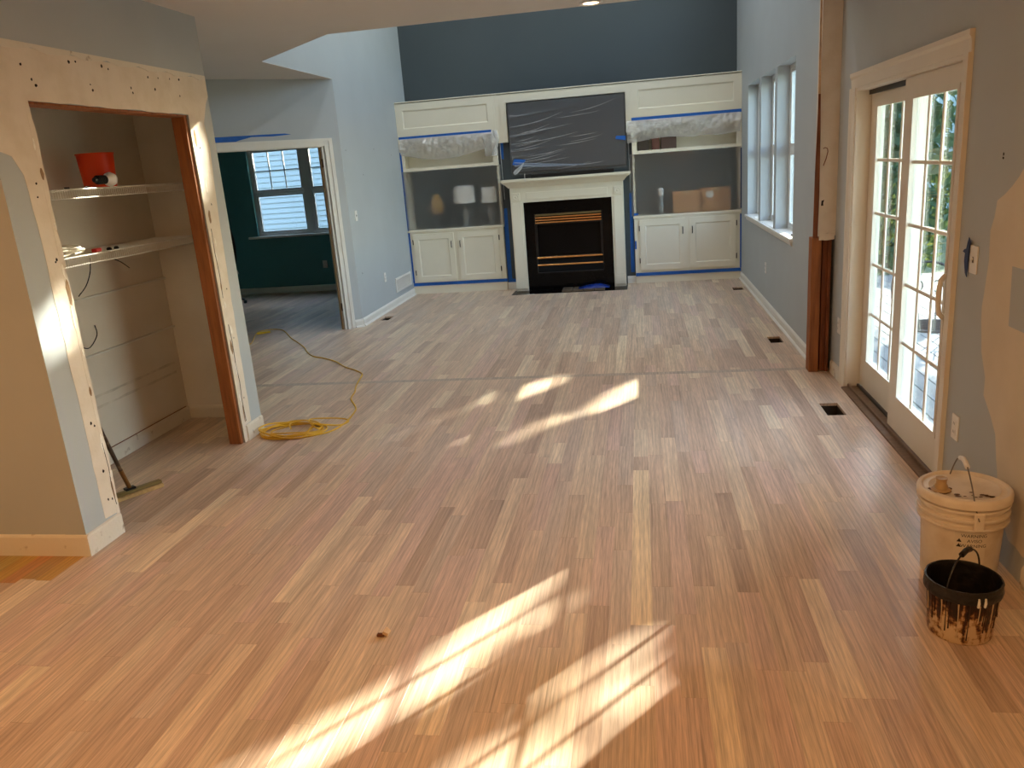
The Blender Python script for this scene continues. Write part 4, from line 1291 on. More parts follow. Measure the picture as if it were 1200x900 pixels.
for x, lab in ((CL1+0.042, 'left'), (CR0-0.042, 'right')):
    o = MB().tube([(x-0.005, YF+0.04, 2.0), (x, YF+0.035, 1.6), (x+0.004, YF+0.04, 1.25)], 0.006, 6).build('rolled_film_edge', M_FILM_TH, smooth=True)
    tag(o, 'thin rolled edge of plastic hanging on the charcoal wall %s of the television' % lab, 'plastic sheet')

# ------------------------------------------------------------------ wall plates and grille
def plate(P, n, w, h, kind, label, group=None, name='outlet'):
    n = Vector(n).normalized()
    u = Vector((0, 0, 1)).cross(n)
    P = Vector(P)
    F = Matrix((u, n, Vector((0, 0, 1)))).transposed().to_4x4()
    F.translation = P
    t = empty(name, tuple(P), label, name.replace('_', ' '), group)
    MB().obox((0, 0.0035, 0), (w, 0.006, h), F, 0.0015).build('cover_plate', M_PLATE, t)
    if kind == 'outlet':
        for s in (-1, 1):
            a = MB().obox((0, 0.0080, s*h*0.17), (w*0.46, 0.003, h*0.24), F, 0.0008).build('socket', M_PLATE, t)
            for q in (-1, 1):
                MB().obox((q*w*0.09, 0.0099, s*h*0.17), (w*0.03, 0.0006, h*0.10), F).build('slot', M_SLOT, a)
    else:
        MB().obox((0, 0.0078, 0), (w*0.14, 0.002, h*0.22), F).build('switch_slot', M_SLOT, t)
        MB().obox((0, 0.012, h*0.03), (w*0.10, 0.012, h*0.09), F, 0.001).build('toggle', M_PLATE, t)
    return t
plate((XL, 9.755, 0.434), (1, 0, 0), 0.075, 0.118, 'outlet', 'white outlet low on the pale left wall')
plate((XL, 8.97, 1.267), (1, 0, 0), 0.075, 0.118, 'switch', 'white light switch on the pale left wall near the doorway', None, 'light_switch')
plate((XR, 8.855, 0.43), (-1, 0, 0), 0.075, 0.118, 'outlet', 'white outlet on the right wall under the windows')
plate((XD, 3.70, 0.39), (-1, 0, 0), 0.075, 0.118, 'outlet', 'white outlet on the right wall just above the white bucket')
plate((XD, 3.645, 1.165), (-1, 0, 0), 0.075, 0.118, 'switch', 'light switch right of the patio door, half covered by blue tape', None, 'light_switch')
plate((XD, 5.93, 0.40), (-1, 0, 0), 0.07, 0.115, 'outlet', 'narrow outlet between the bare studs and the patio door casing')
plate((-4.94, SB, 0.415), (0, -1, 0), 0.075, 0.118, 'outlet', 'light outlet on the teal study wall under the window')
tapepiece('painters_tape', [(3.69, 1.085), (3.71, 1.10), (3.728, 1.15), (3.725, 1.185), (3.75, 1.19), (3.735, 1.20), (3.715, 1.205), (3.705, 1.235), (3.695, 1.255), (3.675, 1.235), (3.685, 1.20), (3.69, 1.14)], lambda u, v: (XD-0.008, u, v), (-1, 0, 0), 'torn blue tape hanging beside the light switch by the patio door', None, M_NAVY, 0.003)
gr = empty('return_grille', (XL, 10.52, 0.17), 'white slatted return air grille low on the left wall', 'vent')
GY0, GY1, GZ0, GZ1 = 10.16, 10.885, 0.165, 0.355
MB().cells([GY0, GY1], [GZ0, GZ1], [(GY0+0.025, GY1-0.025, GZ0+0.025, GZ1-0.025)], lambda u, v: (XL+0.012, u, v), (-0.0115, 0, 0)).build('frame', M_PLATE, gr)
MB().box(XL+0.0005, XL+0.002, GY0+0.026, GY1-0.026, GZ0+0.026, GZ1-0.026).build('backing', mat('grille shadow', (120, 124, 126), 0.8), gr)
for k in range(22):
    y = GY0+0.03+k*(GY1-GY0-0.07)/21
    MB().box(XL+0.0025, XL+0.010, y, y+0.013, GZ0+0.026, GZ1-0.026).build('slat', M_PLATE, gr)
mb = MB()
for a, b in ((9.4, 1.72), (9.9, 2.02), (10.6, 1.95), (8.95, 0.6), (8.9, 2.0)):
    hole(a, b, 0.008, lambda u, v: (XL, u, v), (1, 0, 0))
tag(mb.build('nail_holes', M_HOLE, wl_), kind='stuff')

# ------------------------------------------------------------------ yellow extension cord
def catmull(P, n=8, closed=False):
    P = [Vector(p) for p in P]
    out = []
    N_ = len(P)
    rngk = range(N_) if closed else range(N_-1)
    for i in rngk:
        p0 = P[(i-1) % N_] if closed or i > 0 else P[0]
        p1, p2 = P[i], P[(i+1) % N_]
        p3 = P[(i+2) % N_] if closed or i+2 < N_ else P[-1]
        for k in range(n):
            t = k/n
            out.append(0.5*((2*p1)+(-p0+p2)*t+(2*p0-5*p1+4*p2-p3)*t*t+(-p0+3*p1-3*p2+p3)*t**3))
    if not closed:
        out.append(P[-1])
    return out
run = [(-4.60, 7.70), (-4.42, 7.80), (-4.316, 7.977), (-4.47, 8.40), (-4.553, 8.666), (-4.449, 8.792), (-4.291, 8.736), (-4.16, 8.568), (-3.946, 8.234), (-3.726, 7.94), (-3.55, 7.692), (-3.433, 7.483), (-3.283, 7.28), (-3.121, 7.17), (-2.935, 7.009), (-2.768, 6.794), (-2.631, 6.669), (-2.524, 6.552), (-2.485, 6.475), (-2.453, 6.303), (-2.406, 6.086), (-2.358, 5.931), (-2.334, 5.784), (-2.299, 5.689), (-2.22, 5.548), (-2.174, 5.437), (-2.155, 5.312), (-2.144, 5.173), (-2.153, 5.041), (-2.194, 4.934), (-2.274, 4.868)]
CR = 0.0052
pts = [(x, y, CR+0.0004) for x, y in run]
# then round and round in a flat coil, each turn riding a little higher where it crosses
crn = random.Random(3)
ang0 = -0.9
turns = [(0.235, 0.175, -2.47, 4.975), (0.225, 0.165, -2.48, 4.965), (0.205, 0.15, -2.475, 4.965), (0.215, 0.17, -2.49, 4.98), (0.15, 0.125, -2.47, 4.96), (0.19, 0.15, -2.50, 4.95), (0.22, 0.172, -2.475, 4.962)]
h = CR
for ti, (rx, ry, cx, cy) in enumerate(turns):
    for k in range(10):
        a = ang0-(k/10)*2*math.pi
        h = CR+0.0004+0.0095*ti*(0.55+0.45*math.sin(a*1.5+ti))*0.75
        pts.append((cx+rx*math.cos(a)+crn.uniform(-.008, .008), cy+ry*math.sin(a)+crn.uniform(-.008, .008), max(CR+0.0004, h)))
# last slack loop thrown out to the right and an end dropped inside the coil
pts += [(-2.40, 5.10, 0.045), (-2.27, 5.20, 0.02), (-2.17, 5.215, CR+0.0004), (-2.13, 5.15, CR+0.0004), (-2.17, 5.06, 0.012), (-2.30, 4.99, 0.05), (-2.42, 5.06, 0.055), (-2.50, 5.0, 0.05), (-2.45, 4.90, 0.045)]
M_CORD = mat('yellow cord jacket', (238, 194, 44), 0.45, scale=2.2, rgb2=(206, 158, 40), thr=(0.35, 0.65))
o = MB().tube(catmull(pts, 5), CR, 7).build('extension_cord', M_CORD, smooth=True)
tag(o, 'yellow extension cord coiled beside the pantry corner and trailing to the study doorway', 'cord')
o = MB().tube([(-4.50, 8.52, 0.014), (-4.44, 8.56, 0.014), (-4.37, 8.60, 0.014)], [0.012, 0.014, 0.010], 8).build('cord_plug', M_CORD, o, smooth=True)

# ------------------------------------------------------------------ buckets
BX, BY = 1.215, 3.085
wbk = empty('white_bucket', (BX, BY, 0), 'white lidded pail with wire bail and tan spout, standing against the right wall', 'bucket')
M_PAIL = mat('white pail plastic', (228, 216, 198), 0.42, scale=9, rgb2=(204, 188, 164), thr=(0.45, 0.8), bump=0.05, bscale=30)
MB().lathe([(0, 0.001), (0.132, 0.001), (0.135, 0.006), (0.145, 0.240), (0.160, 0.242), (0.162, 0.247), (0.161, 0.253), (0.145, 0.256), (0.146, 0.274), (0.161, 0.276), (0.163, 0.281), (0.162, 0.288), (0.146, 0.291), (0.147, 0.309), (0.161, 0.311), (0.163, 0.316), (0.162, 0.322), (0.148, 0.325), (0.153, 0.345), (0, 0.345)], (BX, BY, 0), 56).build('pail', M_PAIL, wbk, smooth=True)
lid = MB().lathe([(0.1535, 0.332), (0.166, 0.332), (0.167, 0.352), (0.164, 0.362), (0.157, 0.367), (0.150, 0.366), (0.144, 0.358), (0.132, 0.3565), (0.124, 0.360), (0.118, 0.3565), (0.06, 0.3555), (0, 0.355)], (BX, BY, 0), 56).build('lid', M_PAIL, wbk, smooth=True)
sx, sy = BX-0.092, BY-0.02
MB().lathe([(0.0, 0.357), (0.034, 0.357), (0.036, 0.360), (0.030, 0.364), (0.024, 0.366), (0.023, 0.378), (0.019, 0.384), (0.019, 0.400), (0.021, 0.402), (0.021, 0.408), (0.017, 0.408), (0.0, 0.404)], (sx, sy, 0), 24).build('spout', mat('tan spout plastic', (176, 146, 100), 0.4, var=0.1), lid, smooth=True)
flat('dirt_ring', [(sx+math.cos(a)*0.040*(1+0.15*math.sin(a*5)), sy+math.sin(a)*0.040*(1+0.15*math.cos(a*4))) for a in [k*6.283/26 for k in range(26)]], lambda u, v: (u, v, 0.3585), (0, 0, 1), 0.0006, mat('dried stain', (88, 58, 28), 0.8, var=0.3, scale=40), lid)
mb = MB()
sr = random.Random(9)
for k in range(16):
    x, y = BX-0.04+sr.uniform(-.03, .12), BY-0.07+sr.uniform(-.03, .02)
    r = sr.uniform(0.002, 0.007)
    mb.prism([(x+r*1.8*math.cos(q), y+r*math.sin(q), 0.3602) for q in [j*6.283/7 for j in range(7)]], (0, 0, 0.0005))
tag(mb.build('stain_specks', mat('dried stain', (88, 58, 28), 0.8), lid), kind='stuff')
M_STEEL = mat('galvanised wire', (128, 122, 112), 0.35, 0.9)
for sgn in (-1, 1):
    MB().box(BX-0.018, BX+0.018, BY+sgn*0.150, BY+sgn*0.168, 0.245, 0.322, 0.005).build('ear', M_PAIL, wbk)
arch = [(BX-0.005, BY-0.172, 0.292), (BX-0.012, BY-0.150, 0.335), (BX-0.014, BY-0.10, 0.41), (BX-0.012, BY-0.04, 0.462), (BX-0.006, BY+0.02, 0.472), (BX-0.004, BY+0.08, 0.445), (BX-0.003, BY+0.135, 0.365), (BX-0.002, BY+0.168, 0.292)]
MB().tube(catmull(arch, 6), 0.0026, 8).build('bail', M_STEEL, wbk, smooth=True)
MB().tube([(BX-0.0125, BY-0.045, 0.460), (BX-0.010, BY-0.015, 0.470), (BX-0.007, BY+0.015, 0.4725), (BX-0.005, BY+0.045, 0.464)], 0.0095, 12).build('grip', M_PLATE, wbk, smooth=True)
# printed warning panel on the pail, bent round it
def cyl(u, z, r):
    a = math.radians(-97)+u/r
    return Vector((BX+r*math.cos(a), BY+r*math.sin(a), z))
def rz(z):
    return 0.135+(0.146-0.135)*(z-0.006)/0.256
lab_ = MB().grid(lambda a, b: cyl(-0.055+0.11*a, 0.10+0.135*b, rz(0.10+0.135*b)+0.0006), 12, 4).build('warning_panel', mat('pail label', (222, 210, 190), 0.5, var=0.02), wbk)
M_INK = mat('black ink', (30, 26, 24), 0.6)
def print_text(body, uc, zc, size):
    cu = bpy.data.curves.new('t', 'FONT')
    cu.body = body
    cu.size = size
    cu.align_x = 'CENTER'
    to = bpy.data.objects.new('t', cu)
    COL.objects.link(to)
    dg = bpy.context.evaluated_depsgraph_get()
    me_ = bpy.data.meshes.new_from_object(to.evaluated_get(dg))
    bpy.data.objects.remove(to)
    for v in me_.vertices:
        z = zc+v.co.y
        v.co = cyl(uc+v.co.x, z, rz(z)+0.0011)
    me_.materials.clear()
    me_.materials.append(M_INK)
    o = bpy.data.objects.new('lettering', me_)
    COL.objects.link(o)
    o.parent = lab_
    return o
print_text('WARNING', 0.012, 0.213, 0.019)
print_text('AVISO', 0.014, 0.192, 0.019)
print_text('WARNING', 0.012, 0.171, 0.019)
mb = MB()
for z0 in (0.192, 0.171):
    z1 = z0+0.015
    mb.bm.faces.new([mb.bm.verts.new(cyl(u, z, rz(z)+0.0011)) for u, z in ((-0.048, z0), (-0.030, z0), (-0.039, z1))])
mb.build('warning_triangles', M_INK, lab_)

KX, KY = 1.068, 2.655
bkt = empty('black_bucket', (KX, KY, 0), 'small stain-crusted bucket with dark inside and drips, in front of the white pail', 'bucket')
N = NT('dripped stain')
p = N.n('ShaderNodeBsdfPrincipled'); N.l(p.outputs[0], N.out.inputs[0])
p.inputs['Roughness'].default_value = 0.45
tc = N.n('ShaderNodeTexCoord')
mp = N.n('ShaderNodeMapping'); mp.inputs['Scale'].default_value = (38, 38, 5); N.l(tc.outputs['Object'], mp.inputs[0])
n1 = N.n('ShaderNodeTexNoise'); n1.inputs['Scale'].default_value = 1.0; n1.inputs['Detail'].default_value = 4; N.l(mp.outputs[0], n1.inputs['Vector'])
n2 = N.n('ShaderNodeTexNoise'); n2.inputs['Scale'].default_value = 55; n2.inputs['Detail'].default_value = 3; N.l(tc.outputs['Object'], n2.inputs['Vector'])
sp = N.n('ShaderNodeSeparateXYZ'); N.l(tc.outputs['Object'], sp.inputs[0])
gz = N.n('ShaderNodeMapRange'); gz.inputs['From Min'].default_value = 0.04; gz.inputs['From Max'].default_value = 0.19; gz.inputs['To Min'].default_value = 0.06; gz.inputs['To Max'].default_value = -0.15
N.l(sp.outputs['Z'], gz.inputs['Value'])
a1 = N.n('ShaderNodeMath', operation='MULTIPLY'); a1.inputs[1].default_value = 0.6; N.l(n1.outputs['Fac'], a1.inputs[0])
a2 = N.n('ShaderNodeMath', operation='MULTIPLY'); a2.inputs[1].default_value = 0.4; N.l(n2.outputs['Fac'], a2.inputs[0])
a3 = N.n('ShaderNodeMath', operation='ADD'); N.l(a1.outputs[0], a3.inputs[0]); N.l(a2.outputs[0], a3.inputs[1])
a4 = N.n('ShaderNodeMath', operation='ADD'); N.l(a3.outputs[0], a4.inputs[0]); N.l(gz.outputs[0], a4.inputs[1])
rp = N.n('ShaderNodeValToRGB')
E_ = rp.color_ramp.elements
E_[0].position = 0.40; E_[0].color = c4(s2l((34, 16, 8)))
E_[1].position = 0.56; E_[1].color = c4(s2l((206, 180, 142)))
e = E_.new(0.46); e.color = c4(s2l((74, 36, 16)))
e = E_.new(0.50); e.color = c4(s2l((150, 108, 66)))
N.l(a4.outputs[0], rp.inputs[0]); N.l(rp.outputs[0], p.inputs['Base Color'])
bp_ = N.n('ShaderNodeBump'); bp_.inputs['Strength'].default_value = 0.5; bp_.inputs['Distance'].default_value = 0.004
N.l(a4.outputs[0], bp_.inputs['Height']); N.l(bp_.outputs[0], p.inputs['Normal'])
M_DRIP = N.m
M_TAR = mat('black dried stain', (16, 13, 12), 0.35, scale=30, rgb2=(44, 36, 30), thr=(0.5, 0.8), bump=0.4, bscale=40)
MB().lathe([(0, 0.001), (0.098, 0.001), (0.102, 0.008), (0.113, 0.165)], (KX, KY, 0), 48).build('pail', M_DRIP, bkt, smooth=True)
def crust(r, k):
    return r
mb = MB()
prof = [(0.1135, 0.164), (0.121, 0.166), (0.124, 0.175), (0.123, 0.188), (0.120, 0.196), (0.122, 0.205), (0.120, 0.212), (0.115, 0.212), (0.111, 0.20), (0.098, 0.03), (0.0, 0.03)]
mb.lathe(prof, (KX, KY, 0), 48)
for v in mb.bm.verts:
    r = math.hypot(v.co.x-KX, v.co.y-KY)
    if r > 0.112:
        n_ = noise.noise(Vector((v.co.x*60, v.co.y*60, v.co.z*50)))*0.003
        v.co.x += (v.co.x-KX)/r*n_
        v.co.y += (v.co.y-KY)/r*n_
mb.build('rim_and_lining', M_TAR, bkt, smooth=True)
dr = random.Random(21)
for k in range(19):
    a = math.radians(-175+k*9.8+dr.uniform(-4, 4))
    zt = 0.168
    zl = dr.uniform(0.02, 0.12)
    path = []
    for j in range(5):
        z = zt+(zl-zt)*j/4
        r = 0.102+(0.113-0.102)*(z-0.008)/0.157+0.0012
        path.append((KX+r*math.cos(a+0.01*math.sin(j)), KY+r*math.sin(a+0.01*math.sin(j)), z))
    MB().tube(path, [0.003, 0.0018, 0.0016, 0.0016, 0.0024], 5).build('drip', mat('dark brown drip', (46, 22, 10), 0.35) if k % 3 else mat('cream drip', (196, 172, 136), 0.5), bkt, smooth=True)
for a in (-88, -78):
    a = math.radians(a)
    MB().tube([(KX+0.125*math.cos(a), KY+0.125*math.sin(a), 0.196), (KX+0.1265*math.cos(a), KY+0.1265*math.sin(a), 0.180), (KX+0.123*math.cos(a), KY+0.123*math.sin(a), 0.163)], [0.003, 0.0045, 0.004], 6).build('paint_blob', M_PLATE, bkt, smooth=True)
d_ = Vector((0.70, 0.71, 0)).normalized()
arch = []
for k in range(13):
    t = math.pi*k/12
    q = Vector((KX, KY, 0.19))-d_*0.118*math.cos(t)
    arch.append((q.x, q.y, 0.19+0.118*math.sin(t)))
MB().tube(catmull(arch, 3), 0.0032, 8).build('bail', M_TAR, bkt, smooth=True)
MB().tube([Vector(arch[5])+Vector((0, 0, 0.0)), Vector(arch[6])+Vector((0, 0, .002)), Vector(arch[7])], 0.0095, 12).build('grip', M_TAR, bkt, smooth=True)

# splinter of wood on the floor
sp_ = empty('wood_chip', (-1.02, 2.53, 0), 'small pale and brown wood splinter lying on the bare floor', 'wood chip')
MB().box(-1.045, -1.015, 2.518, 2.536, 0.0005, 0.012, 0.003).build('brown_half', mat('knot brown', (104, 58, 26), 0.8, var=0.3, scale=60), sp_)
MB().prism([(-1.022, 2.522, 0.012), (-1.004, 2.524, 0.0005), (-0.998, 2.546, 0.0005), (-1.016, 2.55, 0.016)], (0.006, -0.004, 0.016)).build('pale_half', mat('pale splinter', (214, 180, 140), 0.8, var=0.1, scale=60), sp_)

# ------------------------------------------------------------------ pantry shelves and what lies on them
def wire_shelf(zt, xf, label):
    t = empty('wire_shelf', ((PB+xf)/2, 4.3, zt), label, 'shelf', 'white wire shelves in the pantry')
    ya, yb = 3.265, PE-0.004
    r = 0.0034
    zl = zt-0.048
    for nm, x, z in (('back_rod', PB+0.006, zt), ('middle_rod', (PB+xf)/2, zt-0.0062), ('front_rod', xf, zt-0.001), ('lip_rod', xf+0.001, zl)):
        MB().tube([(x, ya, z), (x, yb, z)], r*(1.35 if nm != 'middle_rod' else 1), 6).build(nm, M_WIRE, t)
    mb = MB()
    y = ya+0.01
    while y < yb-0.005:
        mb.tube([(PB+0.004, y, zt), (xf+0.002, y, zt), (xf+0.006, y, zt-0.004), (xf+0.006, y, zl-0.002)], 0.0021, 4)
        y += 0.019
    tag(mb.build('cross_wires', M_WIRE, t), kind='stuff')
    return t
Z1, Z2 = 1.752, 1.385
wire_shelf(Z1, -3.10, 'upper white wire shelf in the pantry, carrying the orange cup')
wire_shelf(Z2, -3.14, 'lower white wire shelf in the pantry, carrying the white cord')
ZS1, ZS2 = Z1+0.0026, Z2+0.0026
N = NT('orange plastic')
p = N.n('ShaderNodeBsdfPrincipled'); N.l(p.outputs[0], N.out.inputs[0])
p.inputs['Base Color'].default_value = c4(s2l((236, 72, 16))); p.inputs['Roughness'].default_value = 0.4
tl = N.n('ShaderNodeBsdfTranslucent'); tl.inputs[0].default_value = c4(s2l((240, 80, 20)))
mx = N.n('ShaderNodeMixShader'); mx.inputs[0].default_value = 0.35
N.l(p.outputs[0], mx.inputs[1]); N.l(tl.outputs[0], mx.inputs[2]); N.l(mx.outputs[0], N.out.inputs[0])
ob = empty('orange_cup', (-3.26, 4.54, ZS1), 'bright orange plastic tub on the upper pantry shelf', 'tub')
MB().lathe([(0, 0.0), (0.088, 0.0), (0.091, 0.004), (0.104, 0.196), (0.101, 0.196), (0.088, 0.006), (0, 0.006)], (-3.26, 4.54, ZS1), 40).build('wall', N.m, ob, smooth=True)
MB().lathe([(0.1042, 0.192), (0.108, 0.194), (0.108, 0.201), (0.101, 0.201), (0.101, 0.1965)], (-3.26, 4.54, ZS1), 40).build('rim', N.m, ob, smooth=True)
bl = empty('light_bulb', (-3.13, 4.42, ZS1), 'white globe light bulb with a black base lying before the orange tub', 'bulb')
Mb = Matrix.Translation((-3.13, 4.455, ZS1+0.042)) @ Matrix.Rotation(math.radians(90), 4, 'X')
MB().lathe([(0, -0.042), (0.020, -0.038), (0.036, -0.022), (0.042, 0), (0.038, 0.018), (0.026, 0.036), (0.018, 0.050)], seg=24, M=Mb).build('globe', mat('frosted bulb', (232, 232, 230), 0.4, var=0.01), bl, smooth=True)
pr3 = [(0.0185, 0.050)]
for k in range(6):
    z = 0.052+k*0.012
    pr3 += [(0.026, z), (0.026, z+0.006), (0.021, z+0.007), (0.021, z+0.0115)]
pr3 += [(0.014, 0.126), (0.013, 0.148), (0, 0.150)]
MB().lathe(pr3, seg=20, M=Mb).build('base', M_BLACK, bl)
mb_names = [(3.72, 'leftmost'), (3.86, 'second'), (4.05, 'third'), (4.22, 'rightmost')]
for y, w in mb_names:
    o = MB().tube([(-3.13, y, ZS1+0.0055), (-3.13, y+0.035, ZS1+0.0055)], [0.0055, 0.0045], 6).build('screw_anchor', M_BLACK)
    tag(o, 'tiny dark anchor on the upper pantry shelf, %s of four left of the bulb' % w, 'anchor', 'anchors on the upper pantry shelf')
wc_pts = []
for ti in range(5):
    for k in range(12):
        a = k/12*2*math.pi
        wc_pts.append((-3.27+(0.085+0.008*ti*(-1)**ti)*math.cos(a), 4.08+(0.155-0.012*ti)*math.sin(a)+0.02*math.sin(ti), ZS2+0.0125+0.0085*ti+0.004*math.sin(a*2+ti)))
wc = MB().tube(catmull(wc_pts, 4), 0.0075, 7).build('power_cord', mat('white cord jacket', (222, 214, 196), 0.6, var=0.03), smooth=True)
tag(wc, 'coil of thick white cord on the lower pantry shelf', 'cord')
o = MB().box(-3.20, -3.165, 4.245, 4.30, ZS2, ZS2+0.022, 0.005).build('red_plug', mat('red plastic', (196, 30, 30), 0.4))
tag(o, 'small red plug on the lower pantry shelf beside the white cord', 'plug')
for y, w in ((4.37, 'nearer the red plug'), (4.44, 'farther from the red plug')):
    o = MB().lathe([(0, 0), (0.014, 0), (0.016, 0.008), (0.010, 0.016), (0, 0.018)], (-3.17, y, ZS2), 10).build('wire_nut', M_BLACK, smooth=True)
    tag(o, 'tiny black wire nut on the lower pantry shelf, %s' % w, 'wire nut', 'wire nuts on the lower pantry shelf')
for pts_, lab in (([(-3.47, 4.577, 1.33), (-3.465, 4.55, 1.25), (-3.46, 4.48, 1.17), (-3.465, 4.40, 1.116), (-3.47, 4.43, 1.13)], 'longest black wire end hanging under the lower pantry shelf'),
                  ([(-3.47, 4.80, 1.30), (-3.47, 4.88, 1.265), (-3.475, 4.961, 1.216)], 'short slanting black wire under the middle of the lower pantry shelf'),
                  ([(-3.494, 4.52, 0.906), (-3.47, 4.49, 0.846), (-3.47, 4.40, 0.785), (-3.485, 4.35, 0.80)], 'bent black wire sticking out of the pantry back wall above the lower rail')):
    o = MB().tube(catmull(pts_, 5), 0.0032, 6).build('wire', M_BLACK, smooth=True)
    tag(o, lab, 'wire', 'loose black wires in the pantry')

# floor finish applicator leaning inside the pantry opening
ap = empty('floor_applicator', (-2.98, 3.85, 0), 'T-bar floor finish applicator with a tan pad, leaning inside the pantry opening', 'applicator')
A = Vector((-3.085, 3.70, 0)); B = Vector((-2.885, 4.012, 0))
d = (B-A).normalized(); nrm_ = Vector((d.y, -d.x, 0))
F = Matrix((d, -nrm_, Vector((0, 0, 1)))).transposed().to_4x4(); F.translation = (A+B)/2
L_ = (B-A).length
MB().obox((0, 0, 0.013), (L_, 0.055, 0.024), F, 0.004).build('pad', mat('tan fleece pad', (190, 160, 108), 0.95, var=0.15, scale=50, bump=0.3), ap)
MB().obox((0, 0, 0.036), (L_*0.98, 0.04, 0.020), F, 0.004).build('bar', mat('olive bar', (120, 104, 58), 0.5, var=0.1), ap)
c0 = (A+B)/2+Vector((0, 0, 0.046))
MB().obox((0, 0, 0.054), (0.06, 0.04, 0.014), F, 0.003).build('socket', M_BLACK, ap)
c1 = c0+Vector((0.095, -0.225, 0.375))*1.42
MB().tube([c0+Vector((0, 0, .012)), c0+(c1-c0)*0.3], 0.0125, 10).build('ferrule', mat('brass brown ferrule', (132, 92, 48), 0.4, 0.3), ap, smooth=True)
MB().tube([c0+(c1-c0)*0.301, c1], 0.0115, 10).build('handle', mat('worn dark handle', (70, 54, 42), 0.5, scale=20, rgb2=(128, 108, 84), thr=(0.55, 0.75)), ap, smooth=True)

# black desk chair just inside the study, mostly hidden by the pantry corner
dcx, dcy = -6.16, 11.0
dch = empty('desk_chair', (dcx, dcy, 0), 'black high-backed desk chair in the study, mostly hidden by the pantry corner', 'chair')
def back(u, v):
    a = -1.0+2.0*u
    w = 0.24*(0.8+0.2*math.sin(math.pi*v))
    return (dcx+w*a, dcy+0.10*(1-a*a)+0.04*v-0.02, 0.52+0.66*v-0.05*a*a*v)
mbk = MB().grid(back, 14, 14)
bmesh.ops.solidify(mbk.bm, geom=mbk.bm.faces[:], thickness=0.05)
mbk.build('backrest', M_BLACK, dch, smooth=True)
MB().lathe([(0, 0.42), (0.22, 0.42), (0.25, 0.45), (0.24, 0.49), (0.0, 0.50)], (dcx, dcy-0.12, 0), 28).build('seat', M_BLACK, dch, smooth=True)
MB().tube([(dcx, dcy-0.12, 0.10), (dcx, dcy-0.12, 0.42)], 0.028, 12).build('gas_post', M_BLACK, dch, smooth=True)
MB().tube([(dcx, dcy-0.02, 0.44), (dcx, dcy+0.14, 0.46), (dcx, dcy+0.15, 0.60)], 0.02, 8).build('back_bar', M_BLACK, dch, smooth=True)
for k in range(5):
    a = k*2*math.pi/5+0.3
    lg = MB().tube([(dcx, dcy-0.12, 0.11), (dcx+0.28*math.cos(a), dcy-0.12+0.28*math.sin(a), 0.06)], [0.022, 0.014], 8).build('leg', M_BLACK, dch, smooth=True)
    MB().lathe([(0, 0), (0.02, 0.002), (0.026, 0.024), (0.02, 0.046), (0, 0.048)], (dcx+0.28*math.cos(a), dcy-0.12+0.28*math.sin(a), 0.0005), 12).build('caster', M_BLACK, lg, smooth=True)

# pull chain of a fan high in the far room: only its tip shows
o = MB().tube([(-1.943, 8.5, ZG-0.001), (-1.943, 8.5, 3.20)], 0.0022, 5)
o.lathe([(0, 3.15), (0.010, 3.155), (0.013, 3.17), (0.006, 3.20), (0, 3.205)], (-1.943, 8.5, 0), 10)
tag(o.build('pull_chain', M_PLATE), 'thin white pull chain hanging high in the far room', 'pull chain')

# ------------------------------------------------------------------ recessed lamps of the near room
M_LENS = emit_mat('lamp lens', (1.0, 0.72, 0.42), 12.0)
LP = [(-0.30, 6.02, 'recessed ceiling lamp at the edge of the flat ceiling'), (-1.6, 0.6, 'recessed ceiling lamp left behind the viewer'), (0.5, 0.4, 'recessed ceiling lamp right above the viewer'),
      (-4.0, 1.2, 'recessed ceiling lamp far left of the viewer'), (-1.6, -1.6, 'recessed ceiling lamp far behind the viewer, left'), (0.5, -1.6, 'recessed ceiling lamp far behind the viewer, right')]
for x, y, lab in LP:
    t = empty('recessed_light', (x, y, ZC), lab, 'lamp', 'recessed lamps in the flat ceiling')
    MB().lathe([(0.055, -0.001), (0.085, -0.001), (0.088, -0.004), (0.080, -0.008), (0.060, -0.006), (0.055, -0.001)], (x, y, ZC), 28).build('trim_ring', M_PLATE, t, smooth=True)
    MB().lathe([(0, -0.0015), (0.0545, -0.0015)], (x, y, ZC), 28).build('lens', M_LENS, t)
    ld = bpy.data.lights.new('lamp_light', 'AREA')
    ld.shape = 'DISK'
    ld.size = 0.11
    ld.energy = LAMP_W*(0.25 if y > 5 else 1.6 if x < -3 else 1.0)
    ld.color = (1.0, 0.53, 0.21)
    lo = bpy.data.objects.new('lamp_light', ld)
    COL.objects.link(lo)
    lo.parent = t
    lo.location = (0, 0, -0.012)

M_FILL_LENS = emit_mat('fill lamp lens', (0.93, 0.97, 1.0), 10.0)
for x, y, lab in ((-2.2, 7.9, 'added fill lamp in the tall ceiling, near left'), (0.2, 7.9, 'added fill lamp in the tall ceiling, near right'), (-2.2, 9.7, 'added fill lamp in the tall ceiling, far left'), (0.2, 9.7, 'added fill lamp in the tall ceiling, far right')):  # unseen lamps, added to brighten the far room evenly
    t = empty('recessed_light', (x, y, ZG), lab, 'lamp', 'added fill lamps in the tall ceiling')
    MB().lathe([(0.055, -0.001), (0.085, -0.001), (0.088, -0.004), (0.080, -0.008), (0.060, -0.006), (0.055, -0.001)], (x, y, ZG), 28).build('trim_ring', M_PLATE, t, smooth=True)
    MB().lathe([(0, -0.0015), (0.0545, -0.0015)], (x, y, ZG), 28).build('lens', M_FILL_LENS, t)
    ld = bpy.data.lights.new('lamp_light', 'AREA')
    ld.shape = 'DISK'
    ld.size = 0.11
    ld.energy = TALL_FILL_W
    ld.color = (0.93, 0.97, 1.0)
    lo = bpy.data.objects.new('lamp_light', ld)
    COL.objects.link(lo)
    lo.parent = t
    lo.location = (0, 0, -0.012)

